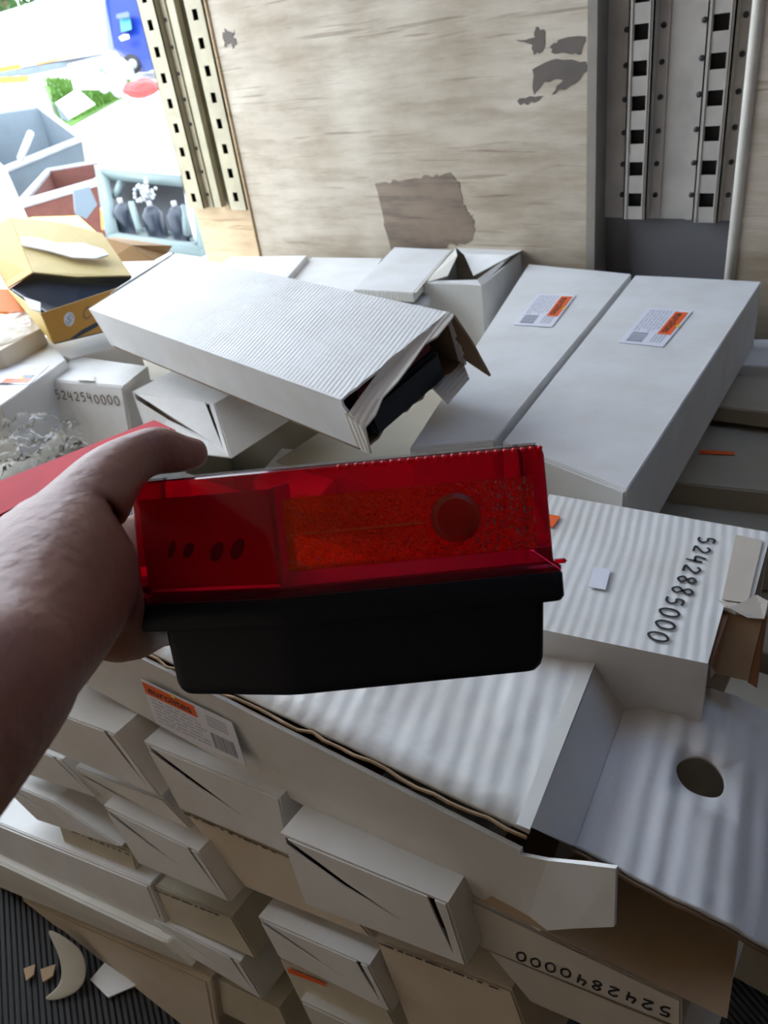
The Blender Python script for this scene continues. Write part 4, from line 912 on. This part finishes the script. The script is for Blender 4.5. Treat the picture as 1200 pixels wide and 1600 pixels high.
dots(ends['beige carton end in the middle with a dotted top edge'], (-0.5845,0.2375,0.7945), (-0.4440,0.2527,0.8144), 11, 1)
dots(ends['kraft beige carton end at bottom centre right with a dotted edge'], (-0.3261,0.2536,0.7714), (-0.2019,0.2697,0.8023), 12, 2)
dots(ends['yellowish carton end with faded writing, lower middle left'], (-0.6732,0.1926,0.6352), (-0.5422,0.2105,0.6721), 12, 3)
dots(ends['cream carton end with a line of faded marks, lower left'], (-0.8627,0.1810,0.6279), (-0.7059,0.2008,0.6646), 12, 4)

# long cartons at the lower left, nearer the camera, and the bottom layer
def long_box(label, q, depth, mat):
    q = [V(p) for p in q]; d = V((-.05, 1, 0)).normalized()*depth; dn = q[3]-q[0]
    t = thing('cardboard_box', label, 'box', (q[2]+q[3])/2+d/2)
    hexa('carton_body', [q[3], q[2], q[2]+d, q[3]+d, q[0], q[1], q[1]+d, q[0]+d], mat, t, .0015)
    sheet('side_flap', [lerp2(q, .01, .05), lerp2(q, .985, .05), lerp2(q, .985, .55), lerp2(q, .01, .55)], .0018, mat, t, (0, -1, 0))
    return t
long_box('long pale box at the left edge, lowest but two, below the forearm', [(-1.1472,0.1278,0.5208), (-0.6623,0.1921,0.6484), (-0.6313,0.1774,0.5626), (-1.2006,0.0986,0.3964)], .10, 'white')
long_box('long grey-white box at lower left, with a shaded lower band', [(-1.1620,0.1015,0.4455), (-0.6319,0.1710,0.5809), (-0.5912,0.1711,0.5649), (-1.1985,0.0816,0.3605)], .12, 'grey_card')
long_box('long dull beige box at the bottom of the stack, resting above the floor', [(-1.2280,0.0836,0.3324), (-0.5713,0.1791,0.5468), (-0.5702,0.1477,0.3895), (-1.0279,0.1130,0.3990)], .25, 'beige')
# flaps and scraps on the floor
o = sheet('cardboard_flap', [(-0.8058,0.1037,0.4030), (-0.8070,0.1308,0.4050), (-0.7397,0.1389,0.4050), (-0.7620,0.1044,0.4030)], .003, 'white', None, UP); tag(o, 'small square piece of white card on the floor at bottom left', 'card')
bm = bmesh.new(); cst = [V((-0.9223,0.1048,0.4400)), V((-0.8776,0.0976,0.4300)), V((-0.8467,0.0873,0.4200)), V((-0.8308,0.0691,0.4100)), V((-0.8492,0.0425,0.4040))]
cst2 = [V((-0.8421,0.1183,0.4400)), V((-0.8218,0.1163,0.4300)), V((-0.8060,0.1062,0.4200)), V((-0.7979,0.0883,0.4100)), V((-0.8219,0.0569,0.4040))]
va = [bm.verts.new(p) for p in cst]; vb = [bm.verts.new(p) for p in cst2]
for i in range(4): bm.faces.new((va[i], va[i+1], vb[i+1], vb[i]))
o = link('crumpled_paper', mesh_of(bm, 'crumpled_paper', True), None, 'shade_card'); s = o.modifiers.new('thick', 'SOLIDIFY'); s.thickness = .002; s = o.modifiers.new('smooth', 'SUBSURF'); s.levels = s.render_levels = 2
tag(o, 'curled cream paper hanging down to the dark floor at bottom left', 'paper')
for px, lb in (([(-0.9053,0.0543,0.4040), (-0.8963,0.0681,0.4040), (-0.8841,0.0588,0.4040), (-0.8855,0.0471,0.4040)], 'left one of two brown cardboard scraps on the ribbed floor'), ([(-0.8826,0.0685,0.4040), (-0.8694,0.0862,0.4040), (-0.8575,0.0746,0.4040), (-0.8624,0.0607,0.4040)], 'right one of two brown cardboard scraps on the ribbed floor')):
    o = sheet('cardboard_scrap', px, .003, 'kraft', None, UP); tag(o, lb, 'scrap', 'brown scraps on the floor')

# hidden lower layers that carry the upper rows
def under(label, a, b): 
    t = thing('cardboard_box', label, 'box', ((a[0]+b[0])/2, (a[1]+b[1])/2, a[2]))
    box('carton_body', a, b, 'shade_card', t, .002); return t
under('large pale box in the lower layer under the two long white boxes', (-.98, .80, .41), (-.40, 1.55, .865))
under('large pale box in the lower layer near the plywood wall, left half', (-1.95, .98, .41), (-1.0, 1.58, .855))
under('large pale box in the lower layer behind the carton ends', (-1.3, .62, .41), (-.45, .775, .79))
under('large dull box in the lower layer at the doorway below the bubble wrap', (-2.12, .35, .41), (-1.32, .95, .83))
under('large pale box in the lower layer below the numbered box', (-.36, .60, .41), (.12, .86, .695))
under('large pale box in the lower layer in the right corner by the wall', (-.37, .90, .41), (.30, 1.56, .695))

# ------------------------------------------------------------------ the held lamp
LA = (-0.2872,0.2158,1.2349)
RT = RIGHT.copy(); UPc = -DOWN; FW = FWD.copy()
lc = V(LA)
roll = math.radians(5.4)
U = (RT*math.cos(roll)+UPc*math.sin(roll)).normalized()            # along the lamp
K = (UPc*math.cos(roll)-RT*math.sin(roll)).normalized()            # lamp's up
# tip so that its lens top is seen at a grazing angle
tilt = math.radians(4.0)
W_ = (FW*math.cos(tilt)+K*math.sin(tilt)).normalized()
K = U.cross(W_)*-1 if U.cross(W_).dot(UPc) < 0 else U.cross(W_)
K.normalize()
def LP(x, y, z): return lc+U*x+W_*y+K*z
lampT = thing('tail_lamp', 'red and black tail lamp with amber reflector, held in the hand', 'lamp', LP(.04, .05, -.06), None)
# plan outline: near-left, bend, near-right, far-right, far-left
def outline(ins=0., zz=0., taper=0.):
    base = [(-.0895, .028), (.0, .0), (.158, .0035), (.160, .095), (-.086, .095)]
    cx, cy = .038, .048; out = []
    for x, y in base:
        sx = 1 if x > cx else -1; sy = 1 if y > cy else -1
        out.append((x-sx*ins if abs(x-cx) > .05 else x, y-sy*ins))
    return out
def rounded(pts, r=.006, seg=4):
    out = []; n = len(pts)
    for i in range(n):
        p0, p1, p2 = V((*pts[i-1], 0)), V((*pts[i], 0)), V((*pts[(i+1) % n], 0))
        a = p1+(p0-p1).normalized()*r; b = p1+(p2-p1).normalized()*r
        for k in range(seg+1):
            t = k/seg; q = a*(1-t)**2+p1*2*t*(1-t)+b*t*t; out.append((q.x, q.y))
    return out
def loft(name, rings, mat, parent, cap0=True, cap1=True, smooth=True):
    bm = bmesh.new(); R_ = [[bm.verts.new(LP(x, y, z)) for x, y in pts] for pts, z in rings]
    for i in range(len(R_)-1):
        n = len(R_[i])
        for k in range(n): bm.faces.new((R_[i][k], R_[i][(k+1) % n], R_[i+1][(k+1) % n], R_[i+1][k]))
    if cap0: bm.faces.new(R_[0][::-1])
    if cap1: bm.faces.new(R_[-1])
    me = mesh_of(bm, name, smooth)
    o = link(name, me, parent, mat)
    if smooth:
        m = o.modifiers.new('edges', 'EDGE_SPLIT'); m.split_angle = math.radians(38)
    return o
# z=0 is the seam between the red lens and the black base
r_ = lambda ins, r=.006: rounded(outline(ins), r)
bo = lambda i_, r: rounded([(-.0770+i_, .0265+i_*.7), (.0, .0015+i_*.7), (.151-i_, .005+i_*.7), (.152-i_, .092), (-.074+i_, .092)], r)
loft('lamp_housing', [(bo(.006, .008), -.0605), (bo(.0035, .008), -.0575), (bo(.002, .008), -.053), (bo(-.0005, .007), -.019), (bo(-.0005, .007), -.017)], 'black', lampT)
# step: left end of the body is set in from the flange
loft('housing_flange', [(r_(-.003, .007), -.0185), (r_(-.0045, .007), -.016), (r_(-.0045, .007), -.003), (r_(-.0035, .007), -.0015)], 'black', lampT)
lens = loft('lens', [(r_(-.004, .006), -.001), (r_(-.004, .006), .0015), (r_(-.001, .006), .003), (r_(-.0005, .006), .006), (r_(.0, .006), .066), (r_(.001, .006), .0705), (r_(.0035, .006), .072)], 'lens', lampT, cap0=False, cap1=False)
sheet('lens_top', [LP(x, y, .0718) for x, y in r_(.0036, .006)], .0015, 'clear', lampT, K)
def block(name, x0, x1, y0, y1, z0, z1, mat, skew=0., bev=.001, par=None):
    c8 = []
    for z in (z0, z1):
        for (x, y) in ((x0, y0), (x1, y0), (x1, y1), (x0, y1)): c8.append(LP(x, y+(skew*(x0-x) if False else 0), z))
    return hexa(name, c8, mat, par or lampT, bev)
# inner parts
def slab(name, x0, x1, ya, yb, th, z0, z1, mat, par=None, bev=.0006):
    c8 = [LP(x, y, z) for z in (z0, z1) for (x, y) in ((x0, ya), (x1, yb), (x1, yb+th), (x0, ya+th))]
    return hexa(name, c8, mat, par or lampT, bev)
slab('frosted_chamber_wall', -.0850, -.0005, .0305, .0035, .002, .006, .061, 'lens_in')
M['inner_white'] = plain('dull_grey_bowl', (.30, .22, .22), .4)
loft('reflector_bowl', [([(x, y) for x, y in outline(.004)], .0025), ([(x, y) for x, y in outline(.004)], .004)], 'inner_white', lampT, smooth=False)
slab('chamber_divider', -.001, .001, .004, .004, .08, .004, .062, 'lens_in')
refl = slab('amber_reflector', .006, .149, -.0011, .0019, .0012, .013, .055, 'amber')
slab('reflector_rib', .008, .085, -.0016, .0002, .0006, .0335, .0345, 'amber_line', refl, .0002)
cc = LP(.1035, .0006, .035)
bm = bmesh.new(); tube(bm, [cc-W_*.0012, cc+W_*.0010], .0142, 32); link('reflector_ring', mesh_of(bm, 'reflector_ring', True), refl, 'bulb')
bm = bmesh.new(); tube(bm, [cc-W_*.0020, cc-W_*.0012], .0112, 32); link('reflector_disc', mesh_of(bm, 'reflector_disc'), refl, 'disc')
# prism teeth along the top edge
bm = bmesh.new()
for k in range(24):
    x = .040+k*.0050; c = LP(x, -.0002+x*.022, .0700)
    bmesh.ops.create_icosphere(bm, subdivisions=2, radius=.0015, matrix=Matrix.Translation(c))
M['tooth'] = plain('bright_red_prism', (.98, .012, .03), .25)
link('prism_teeth', mesh_of(bm, 'prism_teeth', True), lampT, 'tooth')
# fine moulded lip on the top edge, clear part of the lens on top
0 and sheet('clear_lens_panel', [LP(-.078, .030, .0722), LP(-.002, .0075, .0722), LP(.040, .0075, .0722), LP(.060, .086, .0722), LP(-.074, .086, .0722)], .0012, 'clear', lampT, K)
block('mounting_nub', .1590, .1665, .006, .012, .002, .0045, 'lens')
lt = 'dark_bruise'
multi_bm = bmesh.new()
for x, z, rx, rz, mt in ((-.066, .030, .0022, .0055, 0), (-.055, .029, .0032, .0045, 0), (-.037, .027, .0038, .0058, 0), (-.024, .028, .0040, .0062, 0)):
    yy = .0285-.0*x; yy = .0035+(-x)*(.027/.0845)-.0016
    vs = [multi_bm.verts.new(LP(x+rx*math.cos(a*math.pi/8)+.35*rz*math.sin(a*math.pi/8), yy, z+rz*math.sin(a*math.pi/8))) for a in range(16)]
    multi_bm.faces.new(vs)
M['bruise'] = red_glass('dark_red_spots', (.3, .01, .03), (.22, .005, .02), .9)
link('dark_spots', mesh_of(multi_bm, 'dark_spots'), lampT, 'bruise')

# ------------------------------------------------------------------ the person's hand and forearm
def CP(px, py, d):  # a point given by where it is seen and how far from the lens (metres)
    return V((0, 0, 1.5))+(RIGHT*((px-600)/1200)+DOWN*((py-800)/1200)+FWD)*d
def skinned(name, nodes, edges, mat, root=0, sub=2):
    me = bpy.data.meshes.new(name); me.from_pydata([n[0] for n in nodes], edges, [])
    o = bpy.data.objects.new(name, me); COL.objects.link(o); me.materials.append(M[mat])
    sk = o.modifiers.new('skin', 'SKIN'); sk.use_smooth_shade = True
    for i, n in enumerate(nodes):
        r = n[1] if isinstance(n[1], tuple) else (n[1], n[1]); me.skin_vertices[0].data[i].radius = r
        me.skin_vertices[0].data[i].use_root = (i == root)
    s = o.modifiers.new('sub', 'SUBSURF'); s.levels = s.render_levels = sub
    return o
HN = [
 (CP(-330,1370,.235), .044), (CP(-160,1220,.262), .038), (CP(-5,1062,.300), .0335), (CP(48,980,.345), .0325),
 (CP(92,912,.395), .0355), (CP(122,885,.445), .036), (CP(165,885,.500), .032),
 (CP(122,815,.410), .0265), (CP(166,744,.445), .0205), (CP(222,708,.470), .0150), (CP(252,701,.478), .0175), (CP(293,711,.488), .0116), (CP(327,705,.492), .0090),
 (CP(195,835,.535), .0125), (CP(240,815,.575), .0105), (CP(300,818,.585), .0095), (CP(350,820,.585), .0080),
 (CP(200,872,.540), .0125), (CP(250,868,.578), .0105), (CP(315,870,.588), .0095), (CP(375,872,.588), .0080),
 (CP(200,915,.535), .0120), (CP(250,925,.575), .0102), (CP(310,928,.585), .0092), (CP(365,930,.585), .0078),
 (CP(255,985,.552), .0115), (CP(290,988,.565), .0098), (CP(335,988,.568), .0088), (CP(372,988,.568), .0072),
 (CP(140,955,.450), .032), (CP(205,982,.505), .0245),
]
HE = [(0,1),(1,2),(2,3),(3,4),(4,5),(5,6),(4,7),(7,8),(8,9),(9,10),(10,11),(11,12),
      (6,13),(13,14),(14,15),(15,16),(6,17),(17,18),(18,19),(19,20),(6,21),(21,22),(22,23),(23,24),(4,29),(29,30),(30,25),(25,26),(26,27),(27,28)]
hand = skinned('person', HN, HE, 'skin', root=3)
tag(hand, 'person, bare left forearm and hand gripping the red lamp, thumb on top', 'person')
